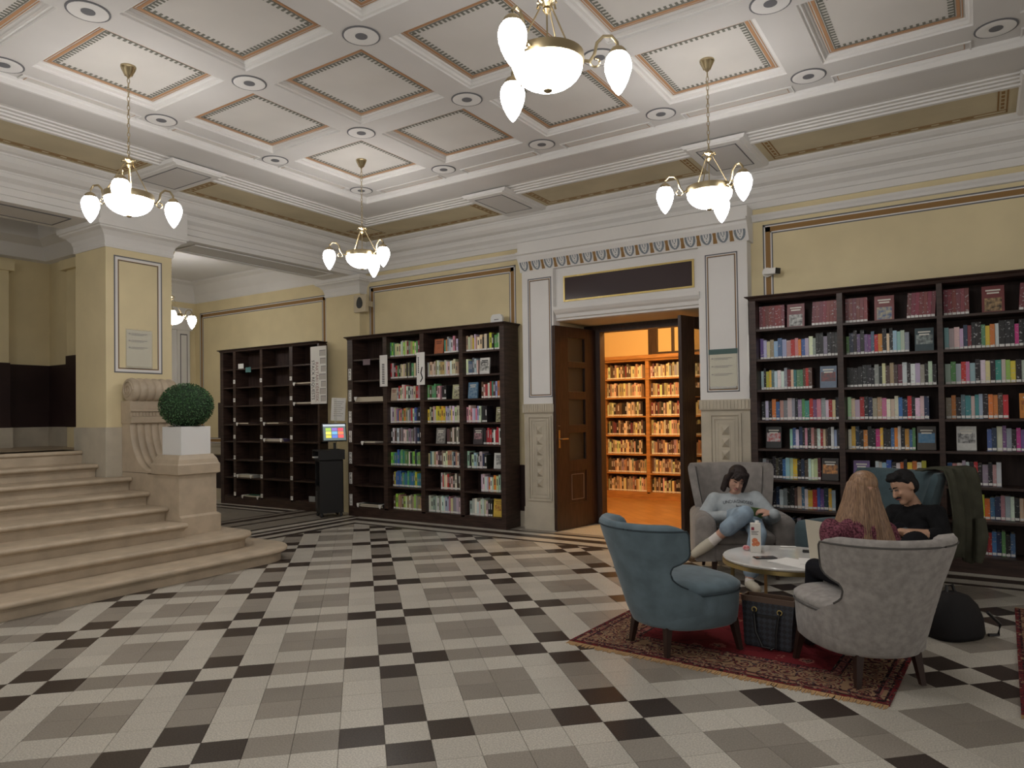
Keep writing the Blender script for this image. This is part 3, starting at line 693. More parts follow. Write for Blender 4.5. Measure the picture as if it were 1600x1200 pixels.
# ================================================================= CHANDELIERS
def make_chandelier(label, loc, group='brass chandeliers under the coffered ceiling', chain=None):
    """local origin at bowl rim centre (z = 0); ceiling at +0.99"""
    e = empty('chandelier', loc, label=label, cat='chandelier', group=group)
    top = chain if chain is not None else 4.1-loc[2]
    mb = MB(); mb.lathe([(0.055, 0.0), (0.055, -0.012), (0.045, -0.02), (0.035, -0.05), (0.018, -0.075), (0.008, -0.09)], (0, 0, top), 16)
    for k in range(8):
        a = k*PI/4; mb.tube([(0.05*math.cos(a), 0.05*math.sin(a), top-.01), (0.022*math.cos(a), 0.022*math.sin(a), top-.07)], 0.006, 5)
    mb.build('ceiling_rose', M_brass, e, smooth=True)
    z = top-0.09; lk = 0; mb = MB()
    while z > 0.285:
        pts = []
        for q in range(11):
            a = 2*PI*q/10; dx, dz = 0.009*math.cos(a), 0.021*math.sin(a)
            pts.append((dx if lk % 2 else 0, 0 if lk % 2 else dx, z-.02+dz))
        mb.tube(pts, 0.0028, 5); z -= 0.034; lk += 1
    mb.build('chain', M_brass, e, smooth=True)
    mb = MB(); mb.lathe([(0.006, 0.30), (0.03, 0.285), (0.034, 0.27), (0.016, 0.25), (0.022, 0.235), (0.008, 0.215)], n=12)
    for k in range(6):
        a = k*PI/3; mb.tube([(0.02*math.cos(a), 0.02*math.sin(a), .265), (0.045*math.cos(a), 0.045*math.sin(a), .275), (0.05*math.cos(a), 0.05*math.sin(a), .255)], 0.006, 5)
    mb.build('crown', M_brass, e, smooth=True)
    for k in range(3):
        a = 2*PI*k/3+PI/6
        MB().tube([(0.03*math.cos(a), 0.03*math.sin(a), .25), (0.158*math.cos(a), 0.158*math.sin(a), 0.015)], 0.004, 6).build('stay_rod', M_brass, e, smooth=True)
    MB().tube([(0, 0, .23), (0, 0, 0.0)], 0.004, 6).build('centre_rod', M_brass, e)
    mb = MB(); mb.lathe([(0.160, 0.018), (0.172, 0.018), (0.174, 0.0), (0.172, -0.028), (0.160, -0.028), (0.158, 0.0)], n=32, caps=False); R = mb
    mb.build('bowl_rim', M_brass, e, smooth=True, angle=60)
    mb = MB(); mb.lathe([(0.166*math.cos(t), -0.028-0.115*math.sin(t)) for t in np.linspace(0, PI/2*0.97, 10)], n=32); mb.build('bowl', M_globe, e, smooth=True)
    MB().lathe([(0.004, -0.140), (0.020, -0.142), (0.022, -0.150), (0.012, -0.158), (0.002, -0.16)], n=12).build('finial', M_brass, e, smooth=True)
    for k in range(3):
        a = 2*PI*k/3-PI/6
        ca, sa = math.cos(a), math.sin(a)
        path = [(0.172, -0.01), (0.20, -0.012), (0.222, 0.02), (0.235, 0.075), (0.265, 0.105), (0.305, 0.105), (0.33, 0.075), (0.333, 0.045)]
        mb = MB(); mb.tube([(r*ca, r*sa, zz) for r, zz in path], 0.008, 7)
        curl = [(0.20+0.028-0.028*math.cos(t)*(1-t/9), -0.015-0.03*math.sin(t)*(1-t/9)) for t in np.linspace(0, 5, 12)]
        mb.tube([(r*ca, r*sa, zz) for r, zz in curl], 0.005, 6)
        mb.lathe([(0.006, 0.06), (0.028, 0.048), (0.042, 0.03), (0.044, 0.018)], (0.333*ca, 0.333*sa, 0), 12)
        arm = mb.build('arm', M_brass, e, smooth=True)
        g = [(0.040, 0.022), (0.056, 0.0), (0.064, -0.03), (0.062, -0.06), (0.050, -0.10), (0.032, -0.138), (0.014, -0.165), (0.003, -0.176)]
        MB().lathe([(r, zz) for r, zz in g], (0.333*ca, 0.333*sa, 0), 18).build('lamp_glass', M_globe, arm, smooth=True)
    return e
CZ = 3.115
c0 = make_chandelier('brass chandelier nearest the pilaster between the two dark bookcases', (-3.105, 3.015, CZ))
for (x, y), lb in (((-3.105, 0.58), 'brass chandelier hanging in front of the yellow column'), ((0.525, 3.015), 'brass chandelier hanging above the right side of the doorway'), ((0.525, 0.595), 'largest and nearest brass chandelier at the top of the picture')):
    c = dup(c0); c.location = (x, y, CZ); c['label'] = lb
    c.rotation_euler = (0, 0, {(-3.105, 0.58): -0.13, (0.525, 3.015): 0.03, (0.525, 0.595): 1.10}[(x, y)])
c0.rotation_euler = (0, 0, 0.41)
for (x, y), lb in (((-3.105, -1.84), 'unseen brass chandelier added to continue the row, nearest the stair foot'), ((0.525, -1.84), 'unseen brass chandelier added to continue the row, above the foreground floor')):
    c = dup(c0); c.location = (x, y, CZ); c['label'] = lb  # out-of-view copies, added beyond the visible chandeliers to light the foreground
make_chandelier('small brass chandelier in the side bay, half hidden by the column', (-7.75, 3.75, 2.98), 'brass chandeliers under the coffered ceiling', chain=0.95)
# ================================================================= BOOKCASES
SH = [2.27, 1.965, 1.655, 1.345, 1.06, 0.75, 0.455, 0.14]     # shelf top heights, top row first
def bookcase(label, cols, x0, x1, yf, yb, shelves=SH, top=2.60, wood=None, woodin=None, name='bookcase', edge=None):
    wood = wood or M_wood; woodin = woodin or M_woodin
    B = Vector(((x0+x1)/2, (yf+yb)/2, 0)); e = empty(name, B, label=label, cat='bookcase')
    zt = shelves[0]+0.30
    def b(nm, mt, *a, **k): return MB().box(*a).build(nm, mt, e, origin=B, **k)
    b('side_panel', wood, x0, cols[0][0], yf, yb, 0.0, zt); b('side_panel', wood, cols[-1][1], x1, yf, yb, 0.0, zt)
    for k in range(len(cols)-1): b('divider', wood, cols[k][1], cols[k+1][0], yf+.004, yb-.016, shelves[-1], zt)
    b('back_panel', woodin, cols[0][0], cols[-1][1], yb-.015, yb, 0.1, zt)
    b('plinth', wood, cols[0][0], cols[-1][1], yf+.006, yf+.03, 0.0, shelves[-1]-.022)
    for c0_, c1_ in cols:
        for z in shelves: b('shelf', wood, c0_, c1_, yf+.012, yb-.016, z-.022, z)
    mb = MB(); mb.rings([[(x0-d, yf-d, z), (x1+d, yf-d, z), (x1+d, yb, z), (x0-d, yb, z)] for d, z in ((0.0, zt-.012), (0.006, zt), (0.012, zt+.012), (0.035, zt+.024), (0.04, zt+.032), (0.04, top+.005))])
    mb.build('cornice', wood, e, origin=B)
    return e
C3 = [(0.307, 1.065), (1.115, 1.885), (1.929, 2.70), (2.75, 3.50)]
C2 = [(-5.426, -4.832), (-4.759, -4.149), (-4.081, -3.484), (-3.421, -2.837)]
C1c = [(-8.575, -8.312), (-8.242, -7.607), (-7.543, -6.886), (-6.811, -6.20)]
bk3 = bookcase('dark bookcase packed with novels along the right wall', C3, 0.245, 3.56, 5.13, 5.468)
bk2 = bookcase('dark bookcase of books left of the doorway, first bay nearly empty', C2, -5.53, -2.77, 5.13, 5.465)
bk1 = bookcase('nearly empty dark bookcase with letter tags in the side bay', C1c, -8.66, -6.235, 5.19, 5.467)
CI = [(-3.96, -3.26), (-3.20, -2.46), (-2.40, -1.70), (-1.64, -0.92)]
SI = [2.02, 1.705, 1.39, 1.07, 0.75, 0.435, 0.12]
bki = bookcase('honey wood bookcase of old volumes in the room beyond the door', CI, -4.02, -0.86, 8.90, 9.24, SI, 2.40, M_orangewood, mat('honey_wood_back', (0.12, 0.05, 0.02), 0.6))

# ================================================================= BOOKS
COLS = {'w': (0.75, 0.73, 0.68), 'c': (0.66, 0.58, 0.42), 'k': (0.018, 0.018, 0.02), 'g': (0.30, 0.30, 0.31), 's': (0.48, 0.50, 0.52), 'n': (0.025, 0.04, 0.09), 'b': (0.06, 0.16, 0.40),
        'l': (0.32, 0.50, 0.62), 'r': (0.50, 0.03, 0.035), 'm': (0.17, 0.03, 0.045), 'p': (0.58, 0.24, 0.30), 'o': (0.65, 0.22, 0.04), 'y': (0.72, 0.56, 0.06), 't': (0.05, 0.24, 0.24), 'e': (0.12, 0.33, 0.12),
        'v': (0.17, 0.09, 0.26), 'd': (0.10, 0.06, 0.045), 'a': (0.42, 0.30, 0.19), 'h': (0.55, 0.05, 0.25), 'q': (0.10, 0.17, 0.20), 'x': (0.33, 0.63, 0.10)}
CNAME = {'w': 'white', 'c': 'cream', 'k': 'black', 'g': 'grey', 's': 'pale grey', 'n': 'navy', 'b': 'blue', 'l': 'light blue', 'r': 'red', 'm': 'maroon', 'p': 'pink', 'o': 'orange', 'y': 'yellow', 't': 'teal', 'e': 'green', 'v': 'violet', 'd': 'dark brown', 'a': 'tan', 'h': 'magenta', 'q': 'slate', 'x': 'lime green'}
ORD = ['first', 'second', 'third', 'fourth', 'fifth', 'sixth', 'seventh', 'eighth', 'ninth', 'tenth', 'eleventh', 'twelfth', '13th', '14th', '15th', '16th', '17th', '18th', '19th', '20th', '21st', '22nd', '23rd', '24th', '25th', '26th', '27th', '28th', '29th', '30th']
ROWN = ['top shelf', 'second shelf', 'third shelf', 'fourth shelf', 'fifth shelf', 'sixth shelf', 'seventh shelf', 'bottom shelf']
M_cover = objcol_mat('book_cover', 0.45, speck=(1.5, 0.01, 15.0))
M_sticker = mat('spine_sticker', (0.78, 0.77, 0.74), 0.6)
M_pages = mat('page_edges', (0.66, 0.60, 0.48), 0.8)
mb = MB(); mb.box(0, 1, 0, 1, 0, 1, 0); mb.box(0.06, 0.94, -0.008, 0.0, 0.03, 0.135, 1); mb.box(0.12, 0.88, 0.03, 0.97, 0.985, 1.002, 2)
ob = mb.build('book', [M_cover, M_sticker, M_pages]); book_me = ob.data; bpy.data.objects.remove(ob)
def vary(c, r): return tuple(min(0.9, max(0.008, x*r.uniform(0.75, 1.25))) for x in c)
def add_book(x, y, z, w, d, h, col, lean=0.0, label=None, group=None):
    o = bpy.data.objects.new('book', book_me); COL.objects.link(o)
    o.location = (x, y, z); o.scale = (w, d, h); o.rotation_euler = (0, lean, 0); o.color = (*col, 1)
    tag(o, label, 'book', group); return o
def display_book(x, yf, z, w, h, cover, pic=None, pic_rect=(0.15, 0.85, 0.08, 0.5), title=None, label='', tcol=(0.7, 0.68, 0.6), group='face out display books', lines=2):
    """face-out book leaning back slightly against the shelf back"""
    e = empty('display_book', (x+w/2, yf, z+0.003), label=label, cat='book', group=group)
    e.rotation_euler = (-0.10, 0, 0)
    cm = mat('cover_%s' % label[:40], cover, 0.4, var=0.1, scale=20)
    MB().box(-w/2, w/2, 0, 0.022, 0, h).build('cover', cm, e)
    MB().box(-w/2+.004, w/2-.002, 0.004, 0.018, 0.003, h+.0008).build('pages', M_pages, e)
    if pic:
        a, b, c, d = pic_rect
        MB().box(-w/2+a*w, -w/2+b*w, -0.001, 0, c*h, d*h).build('cover_picture', mat('picture_%s' % label[:40], pic[0], 0.4, var=1, col2=pic[1], scale=30), e)
    if lines:
        mb = MB(); tz = 0.86*h
        for k in range(lines):
            ww = w*(0.33-0.06*k); mb.box(-ww, ww, -0.0012, 0, tz-0.013, tz); tz -= 0.024
        mb.build('cover_title', mat('title_%0.2f_%0.2f' % (tcol[0], tcol[2]), tcol, 0.5), e)
    return e
# --- right bookcase: one string of colours per cell, '.' = gap of 0.03, digits mark a display book
MAR = (0.20, 0.045, 0.05)
cells3 = {
 (0, 0): 'M8F M7', (0, 1): 'vwcalbsprpobswgkkgkkk', (0, 2): 'lkyyqwwwgmcteedrd..F', (0, 3): 'kwkobpgsgkgetrvpgwrck', (0, 4): '.F..lbwnkpkpdwrcdkwlk', (0, 5): 'sgkkdkblcykndwwcmF', (0, 6): '...knwgkkdcbwyrbvnyl', (0, 7): '....kwgnbksdwk',
 (1, 0): 'M6 F  M7', (1, 1): 'enkvkvvqrokckllsg F', (1, 2): 'kkkkkkkgkcdadmwkwsgkwk', (1, 3): 'wcsrknaapwccbnrkwwn', (1, 4): 'wynkokkhykkbowkobeF', (1, 5): '.F.wslbkwokyowy', (1, 6): '........kdbw', (1, 7): '',
 (2, 0): 'M6  F  M5', (2, 1): 'lswsnmkkeyowkkkhkk', (2, 2): 'selrplkwcktcxyksgkkg', (2, 3): 'aokqtstlkoodr..F', (2, 4): '..F..bnsvgkhvgkp', (2, 5): 'bpwswkrkgkpw', (2, 6): '....kgwyobnpswkco', (2, 7): '.....dmdmrbnekb'}
BAYN = ['left bay', 'middle bay', 'right bay']
FACE = {(0, 0): ('maroon display book with group photograph, {}', (0.17, 0.045, 0.05), ((0.05, 0.05, 0.05), (0.55, 0.55, 0.52))), (1, 0): ('maroon display book with blue portrait, {}', (0.19, 0.05, 0.05), ((0.05, 0.10, 0.25), (0.45, 0.40, 0.25))), (2, 0): ('maroon display book with dark picture, {}', (0.17, 0.04, 0.04), ((0.02, 0.015, 0.012), (0.45, 0.30, 0.15))),
        (0, 2): ('dusky blue and red display book, {}', (0.13, 0.18, 0.26), ((0.25, 0.05, 0.05), (0.05, 0.05, 0.06))), (0, 4): ('black display book with red block, {}', (0.012, 0.012, 0.013), ((0.45, 0.03, 0.03), (0.5, 0.5, 0.5))), (0, 5): ('dark display book with glowing town lights, {}', (0.03, 0.022, 0.02), ((0.06, 0.03, 0.02), (0.7, 0.30, 0.08))),
        (1, 1): ('dark teal display book, {}', (0.02, 0.05, 0.06), ((0.02, 0.03, 0.04), (0.30, 0.36, 0.34))), (1, 4): ('dark display book with blue sky, {}', (0.05, 0.04, 0.03), ((0.03, 0.15, 0.30), (0.10, 0.22, 0.33))), (1, 5): ('purple display book, {}', (0.17, 0.10, 0.27), None),
        (2, 3): ('orange sunset display book, {}', (0.60, 0.22, 0.03), ((0.65, 0.30, 0.03), (0.30, 0.07, 0.01))), (2, 4): ('pale grey display book, {}', (0.55, 0.55, 0.52), ((0.5, 0.5, 0.48), (0.08, 0.08, 0.08)))}
r3 = random.Random(31)
for (c, r), sgt in cells3.items():
    x0, x1 = C3[c]; z = SH[r]; yb_ = 5.452; x = x0+0.006; cnt = 0
    where = '%s, %s of right-hand bookcase' % (ROWN[r], BAYN[c])
    toks = list(sgt)
    # estimate the width needed to fill the bay as the photograph does
    ns = sum(1 for t in toks if t in COLS)
    wavg = 0.0325
    k = 0
    wid = [r3.uniform(0.027, 0.044) if t in COLS else 0.0 for t in toks]
    fixed = sum(0.032 if t == '.' else 0.035 if t == ' ' else 0.178 if t == 'F' else 0.0 for t in toks)
    if 'M' not in toks and sum(wid) > 0:
        f_ = min(1.0, (x1-x0-0.022-fixed)/sum(wid)); wid = [w*f_ for w in wid]
    while k < len(toks):
        t = toks[k]
        if t == 'M':
            n = int(toks[k+1]); k += 2
            lean = {0: 0.05, 1: -0.06}[0 if cnt == 0 else 1]
            for q in range(n):
                w = 0.0310 if n == 8 else 0.0325
                add_book(x+(0.0 if lean > 0 else 0.016), yb_-0.19, z+0.0005+(0.0 if lean > 0 else 0.0018), w-.001, 0.17, 0.243, vary(MAR, r3), -lean if lean < 0 else 0.0, 'maroon series volume, %s from left, %s' % (ORD[cnt], where), 'maroon series volumes on the top shelf')
                x += w; cnt += 1
            x += 0.012
            continue
        if t == 'F':
            f = FACE[(c, r)]; w = 0.150 if r else 0.165; h = 0.215 if r else 0.24
            if (c, r) == (1, 5): w, h = 0.14, 0.20
            display_book(x+.012, yb_-0.20, z+0.001, w, h, f[1], f[2], (0.12, 0.88, 0.06, 0.55) if r == 0 else (0.06, 0.94, 0.30, 0.72), None, f[0].format(where))
            x += w+0.026; cnt += 1
        elif t == '.': x += 0.032
        elif t == ' ': x += 0.035
        else:
            w = wid[k]; h = r3.uniform(0.185, 0.222) if t != 'k' or r != 1 else 0.24; d = r3.uniform(0.125, 0.15)
            if x+w > x1-.004: break
            add_book(x, yb_-0.16-r3.uniform(0, .012), z+0.0005, w-.0012, d, h, vary(COLS[t], r3), 0.0, '%s book, %s from left, %s' % (CNAME[t], ORD[cnt], where), 'spine out novels in the right-hand bookcase')
            x += w; cnt += 1
        k += 1

# --- books of the middle bookcase and the far room: joined, spine by spine
def books_mesh(name, parent, rows, rnd, label, hmin=0.175, hmax=0.225, sticker=True):
    """rows: list of (x0, x1, y_front, z, palette)"""
    V, F, T = [], [], []
    def bx(x0, x1, y0, y1, z0, z1, col):
        i = len(V); V.extend([(x, y, z) for z in (z0, z1) for y in (y0, y1) for x in (x0, x1)])
        for q in ((0, 2, 3, 1), (4, 5, 7, 6), (0, 1, 5, 4), (2, 6, 7, 3), (0, 4, 6, 2), (1, 3, 7, 5)): F.append(tuple(i+a for a in q)); T.append(col)
    for x0, x1, yf, z, pal in rows:
        x = x0
        while True:
            w = rnd.uniform(0.022, 0.042); h = rnd.uniform(hmin, hmax)
            if x+w > x1: break
            col = vary(COLS[rnd.choice(pal)], rnd); y = yf+rnd.uniform(0, .012)
            bx(x+.0006, x+w-.0006, y, y+rnd.uniform(.12, .15), z+.0005, z+h, col)
            bx(x+.004, x+w-.004, y+.004, y+.115, z+h, z+h+.0006, (0.6, 0.55, 0.45))
            q = rnd.random()
            inv = tuple(0.75-0.7*min(1, sum(col)) for _ in range(3))
            inv = tuple(min(.8, max(.02, a)) for a in inv)
            if q < 0.75 and w > .026: bx(x+w*.3, x+w*.7, y-.0006, y, z+h*.42, z+h*(.42+rnd.uniform(.2, .45)), inv)
            if sticker: bx(x+.0015, x+w-.0015, y-.0008, y, z+.006, z+.028, (.76, .75, .72))
            x += w
    me = bpy.data.meshes.new(name); me.from_pydata(V, [], F); me.materials.append(M_attr)
    at = me.color_attributes.new('tint', 'FLOAT_COLOR', 'CORNER')
    buf = np.ones((len(F)*4, 4), dtype=np.float32); buf[:, :3] = np.repeat(np.array(T, dtype=np.float32), 4, axis=0); at.data.foreach_set('color', buf.ravel())
    o = bpy.data.objects.new(name, me); COL.objects.link(o); tag(o, label, 'books', None, 'stuff')
    return o
M_attr = attr_mat('book_spines', 0.5)
LIGHT = 'wwcccswapgydkrl'; MIX = 'wcwsrkbeaotdpgwkn'; DARKM = 'dkgwsobwak'; REDS = 'rwpwmkwrcs'; COLR = 'txbenwyodkle'
seg2 = {1: {0: [(0, 1, 'rracmcweex')], 1: [(0, 1, 'exrckmacwc')], 2: [(.2, 1, REDS)], 3: [(0, 1, MIX)], 4: [(0, .8, 'oddddgkgw'), (.8, 1, 'kn')], 5: [(0, 1, COLR)], 6: [(.05, 1, 'dtbnbeeybt')], 7: [(.06, 1, 'axxkdgwda')]},
        2: {0: [(.5, 1, MIX)], 1: [(0, 1, 'ccwcwcsa')], 2: [(0, .42, 'tecwde'), (.42, .58, 'kk')], 3: [(0, 1, 'cwcysyck')], 4: [(.55, 1, 'wceywdk')], 5: [(0, 1, 'snwdqwka')], 6: [(.36, 1, 'ckrwcprd')], 7: [(0, 1, 'wswwgpwcs')]},
        3: {0: [(0, .78, 'cwayckwo'), (.78, .9, 'ex'), (.9, 1, 'w')], 1: [(0, .36, 'swcq')], 2: [(.42, 1, 'dawotrwl')], 3: [(0, .42, 'spwlt'), (.42, .56, 'k')], 4: [(.46, 1, 'wrmwkpr')], 5: [(0, .42, 'wcks'), (.42, .57, 'nk')], 6: [(.37, 1, 'wswcwok')], 7: [(.05, .56, 'wsvwsc'), (.56, .7, 'k')]}}
rows = []
for c, dct in seg2.items():
    a, b = C2[c]
    for r, segs in dct.items():
        for f0, f1, pal in segs: rows.append((a+.004+f0*(b-a-.008), a+.004+f1*(b-a-.008), 5.20, SH[r], pal))
for r in range(8): rows.append((C3[3][0]+.006, C3[3][1]-.006, 5.29, SH[r], 'wckrbgnod'))
books_mesh('books', None, rows, random.Random(5), 'rows of spine out books in the dark bookcases')
rows = []
ri = random.Random(9)
for a, b in CI:
    for z in SI: rows.append((a+.01, b-ri.choice((0.01, 0.01, 0.08)), 8.96, z, ri.choice(('caadac', 'addgacc', 'ccacad', 'kdadmcc', 'aacddmc'))))
books_mesh('books', None, rows, random.Random(6), 'rows of old books on the honey wood shelves beyond the door', 0.19, 0.25)
# display books of the middle bookcase
def d2b(c, r, f0, w, h, cover, pic, lab, rect=(0.1, 0.9, 0.1, 0.6), tcol=(0.7, 0.68, 0.6), lines=2):
    a, b = C2[c]; display_book(a+f0*(b-a), 5.20, SH[r]+.001, w, h, cover, pic, rect, None, lab, tcol, lines=lines)
d2b(2, 0, .22, .15, .20, (.42, .13, .06), None, 'terracotta display book on the top shelf left of the doorway', tcol=(.15, .05, .03))
d2b(3, 1, .38, .15, .21, (.70, .69, .66), ((.65, .65, .62), (.05, .05, .05)), 'white display book with black lettering, second shelf near the door', (0.05, .95, .2, .8), (.05, .05, .05))
d2b(1, 2, .02, .11, .18, (.58, .47, .36), None, 'cream display book, third shelf, second bay of middle bookcase', tcol=(.3, .1, .08))
d2b(2, 2, .72, .15, .19, (.42, .42, .25), ((.06, .06, .05), (.55, .52, .35)), 'olive display book with a dark figure, third shelf, middle bookcase', (0.2, .8, .1, .8))
d2b(3, 2, .05, .15, .21, (.09, .19, .30), ((.06, .14, .25), (.25, .36, .45)), 'blue display book on the third shelf nearest the door', (0.05, .95, .05, .7))
d2b(2, 4, .24, .15, .21, (.25, .24, .23), ((.08, .08, .08), (.50, .48, .45)), 'grey portrait display book, fifth shelf of middle bookcase', (0.1, .9, .1, .8))
d2b(3, 4, .18, .15, .21, (.06, .05, .055), ((.06, .05, .055), (.45, .25, .28)), 'dark display book with pink hand, fifth shelf nearest the door', (0.1, .9, .3, .7))
d2b(3, 5, .73, .15, .20, (.62, .63, .61), ((.60, .61, .58), (.12, .13, .14)), 'white display book with an ink drawing, sixth shelf nearest the door', (0.2, .8, .25, .85), (.2, .2, .2))
d2b(3, 7, .70, .155, .225, (.70, .48, .08), ((.70, .48, .08), (.35, .09, .04)), 'yellow display book with red figure on the bottom shelf', (0.15, .75, .35, .65), (.35, .2, .04))
d2b(3, 3, .80, .11, .19, (.40, .38, .22), ((.05, .05, .04), (.5, .48, .3)), 'olive and dark display book, fourth shelf nearest the door', (0.1, .9, .1, .9))
# ---- tags, signs and request piles
def tag_card(par, B, x, z, y, txt, vertical=False):
    n = len(txt); w, h = (0.052, 0.062) if not vertical else (0.055, 0.165)
    c = MB().box(x-w/2, x+w/2, y-.002, y, z, z+h).build('letter_tag', M_paper, par, origin=B)
    for q, ch in enumerate(txt):
        text_obj('letter', ch, 0.052 if not vertical else 0.058, M_ink, c, Vector((x, y-.003, z+h-(q+.5)*h/n))-B, (PI/2, 0, 0), ext=0.0003)
B1 = bk1.location
for r, letters in ((1, 'ABC'), (2, 'DEF'), (3, 'GHI'), (4, 'JKL'), (5, 'MNO'), (6, 'PRS'), (7, 'TUV')):
    for q, ch in enumerate(letters): tag_card(bk1, B1, C1c[q+1][0]-.032, SH[r]+(.06 if r in (1, 2) else .04 if r < 5 else .005), 5.189, ch)
B2 = bk2.location
for r, t in ((1, 'ABC'), (2, 'DEF'), (3, 'GHI'), (4, 'JKL'), (5, 'MNO'), (6, 'PRS'), (7, 'TUV')): tag_card(bk2, B2, -5.478, SH[r]+.01, 5.128, t, True)
sg = empty('request_sign', (-6.19, 5.18, 1.65), label='white board lettered STACK REQUESTS with drawn books, on the bay bookcase', cat='sign')
MB().box(-6.36, -6.02, 5.165, 5.18, 1.645, 2.52).build('board', M_paper, sg, origin=sg.location)
text_obj('lettering', 'STACK REQUESTS', 0.088, M_ink, sg, (-0.115, -0.0165, 0.36), (PI/2, PI/2, 0), sx=0.86)
text_obj('lettering', 'RAKTÁRI KÉRÉSEK', 0.088, mat('faded_red_ink', (0.30, 0.15, 0.15), .7), sg, (-0.03, -0.0165, 0.33), (PI/2, PI/2, 0), sx=0.84)
mb = MB()
for k, (z, w) in enumerate(((1.68, .11), (1.79, .13), (1.90, .10), (2.01, .14), (2.13, .10), (2.25, .12), (2.37, .13))): mb.box(-6.025-w, -6.025, 5.163, 5.165, z, z+.085)
mb.build('drawn_books', mat('pale_grey_print', (0.52, 0.49, 0.46), .7), sg, origin=sg.location)
mb = MB()
for k, (z, w) in enumerate(((1.68, .11), (1.79, .13), (1.90, .10), (2.01, .14), (2.13, .10), (2.25, .12), (2.37, .13))): mb.box(-6.025-w, -6.025, 5.1625, 5.1635, z+.08, z+.088); mb.box(-6.025-w, -6.02-w, 5.1625, 5.1635, z, z+.085)
mb.build('drawn_outlines', M_linegray, sg, origin=sg.location)
for k, (x, lab) in enumerate(((-4.795, 'white vertical sign on the first divider of the middle bookcase'), (-4.115, 'white vertical sign on the second divider of the middle bookcase'))):
    s = empty('shelf_sign', (x, 5.12, 1.86), label=lab, cat='sign')
    MB().box(x-.07, x+.07, 5.108, 5.116, 1.86, 2.30).build('board', M_paper, s, origin=s.location)
    mb = MB()
    if k == 0:
        for q in range(12): mb.box(x-.025, x+.02, 5.106, 5.108, 1.90+q*.024, 1.912+q*.024)
    else:
        mb.tube([(x+.03, 5.105, 2.10), (x+.01, 5.105, 2.02), (x+.035, 5.105, 1.95), (x+.0, 5.105, 1.90)], .008, 5)
        for q in range(8): mb.box(x-.045, x-.03, 5.106, 5.108, 2.02+q*.028, 2.04+q*.028)
    mb.build('print', M_ink, s, origin=s.location)
def request_pile(x, z, w, yf, lab, dark=(0.10, 0.07, 0.06), n=1, slip=1):
    e = empty('reserved_book', (x+w/2, yf+.08, z), label=lab, cat='book', group='reserved books lying flat with paper slips')
    zz = z+.0005
    for k in range(n):
        MB().box(x+.01*k, x+w-.008*k, yf, yf+.17, zz, zz+.022).build('cover', mat('reserved_%0.2f%0.2f' % (dark[0], dark[2]), dark, .5), e, origin=e.location)
        MB().box(x+.01*k-.001, x+w-.008*k-.004, yf-.001, yf+.165, zz+.003, zz+.019).build('pages', M_pages, e, origin=e.location); zz += .023
    for k in range(slip):
        sx = x+.01+k*(w-.07)
        mb = MB(); mb.rings([[(sx, yf+.10, zz+.001), (sx+.06, yf+.10, zz+.001)], [(sx, yf-.029, zz+.003), (sx+.06, yf-.029, zz+.003)], [(sx+.004, yf-.031, zz-.03), (sx+.05, yf-.031, zz-.025)], [(sx+.015, yf-.030, zz-.05), (sx+.035, yf-.030, zz-.055)]], closed=False, caps=False)
        mb.build('paper_slip', M_paper, e, origin=e.location)
b1 = 5.21
request_pile(-8.23, SH[3], .30, b1, 'reserved book with slip beside tag G in the bay bookcase', slip=1)
request_pile(-7.53, SH[3], .36, b1, 'tan reserved book with slip beside tag H', (.30, .22, .15), slip=1)
request_pile(-7.53, SH[4], .48, b1, 'violet reserved books with two slips beside tag K', (.12, .09, .18), 2, slip=2)
request_pile(-8.23, SH[6], .42, b1, 'pale reserved books with slips beside tag P', (.45, .45, .42), 2, slip=2)
request_pile(-8.10, SH[7], .46, b1, 'green reserved book with slips on the bottom shelf of the bay bookcase', (.03, .10, .06), 1, slip=2)
request_pile(-6.80, SH[1], .40, b1, 'brown reserved book with slip beside tag C', (.28, .18, .12), slip=1)
request_pile(-6.80, SH[2], .42, b1, 'white reserved book with slip beside tag F', (.6, .6, .58), slip=1)
request_pile(-5.41, SH[2], .56, 5.16, 'stack of cream reserved books in the first bay of the middle bookcase', (.45, .36, .24), 3, slip=1)
request_pile(-5.28, SH[4], .26, 5.16, 'thin reserved paper with slip on the fifth shelf, middle bookcase', (.5, .45, .38), 1, slip=1)
request_pile(-5.38, SH[7], .50, 5.16, 'black reserved books with two slips, bottom shelf of middle bookcase', (.03, .03, .03), 2, slip=2)
for x, z, lab, cc in ((-8.2, SH[0], 'white card holder on the top shelf of the bay bookcase', (.7, .7, .68)), (-7.98, SH[0]-.07, 'small teal card clipped to the bay bookcase shelf', (.08, .20, .20)), (-5.22, SH[0]-.09, 'small mauve card clipped to the first bay of the middle bookcase', (.16, .11, .13)), (-6.48, SH[7], 'small grey card standing on the bottom shelf by the kiosk', (.35, .36, .36))):
    e = empty('shelf_card', (x+.07, 5.2, z), label=lab, cat='card')
    clip_ = abs(z-SH[0]) > .02 and abs(z-SH[7]) > .02
    y = (5.196 if x < -6 else 5.136) if clip_ else 5.215
    MB().box(x, x+.14, y, y+.004, z+.001, z+.085).build('card', mat('card_%0.2f%0.2f' % cc[:2], cc, .5), e, origin=e.location)
    if not clip_: MB().box(x, x+.14, y+.004, y+.05, z+.0005, z+.003).build('foot', mat('card_%0.2f%0.2f' % cc[:2], cc, .5), e, origin=e.location)
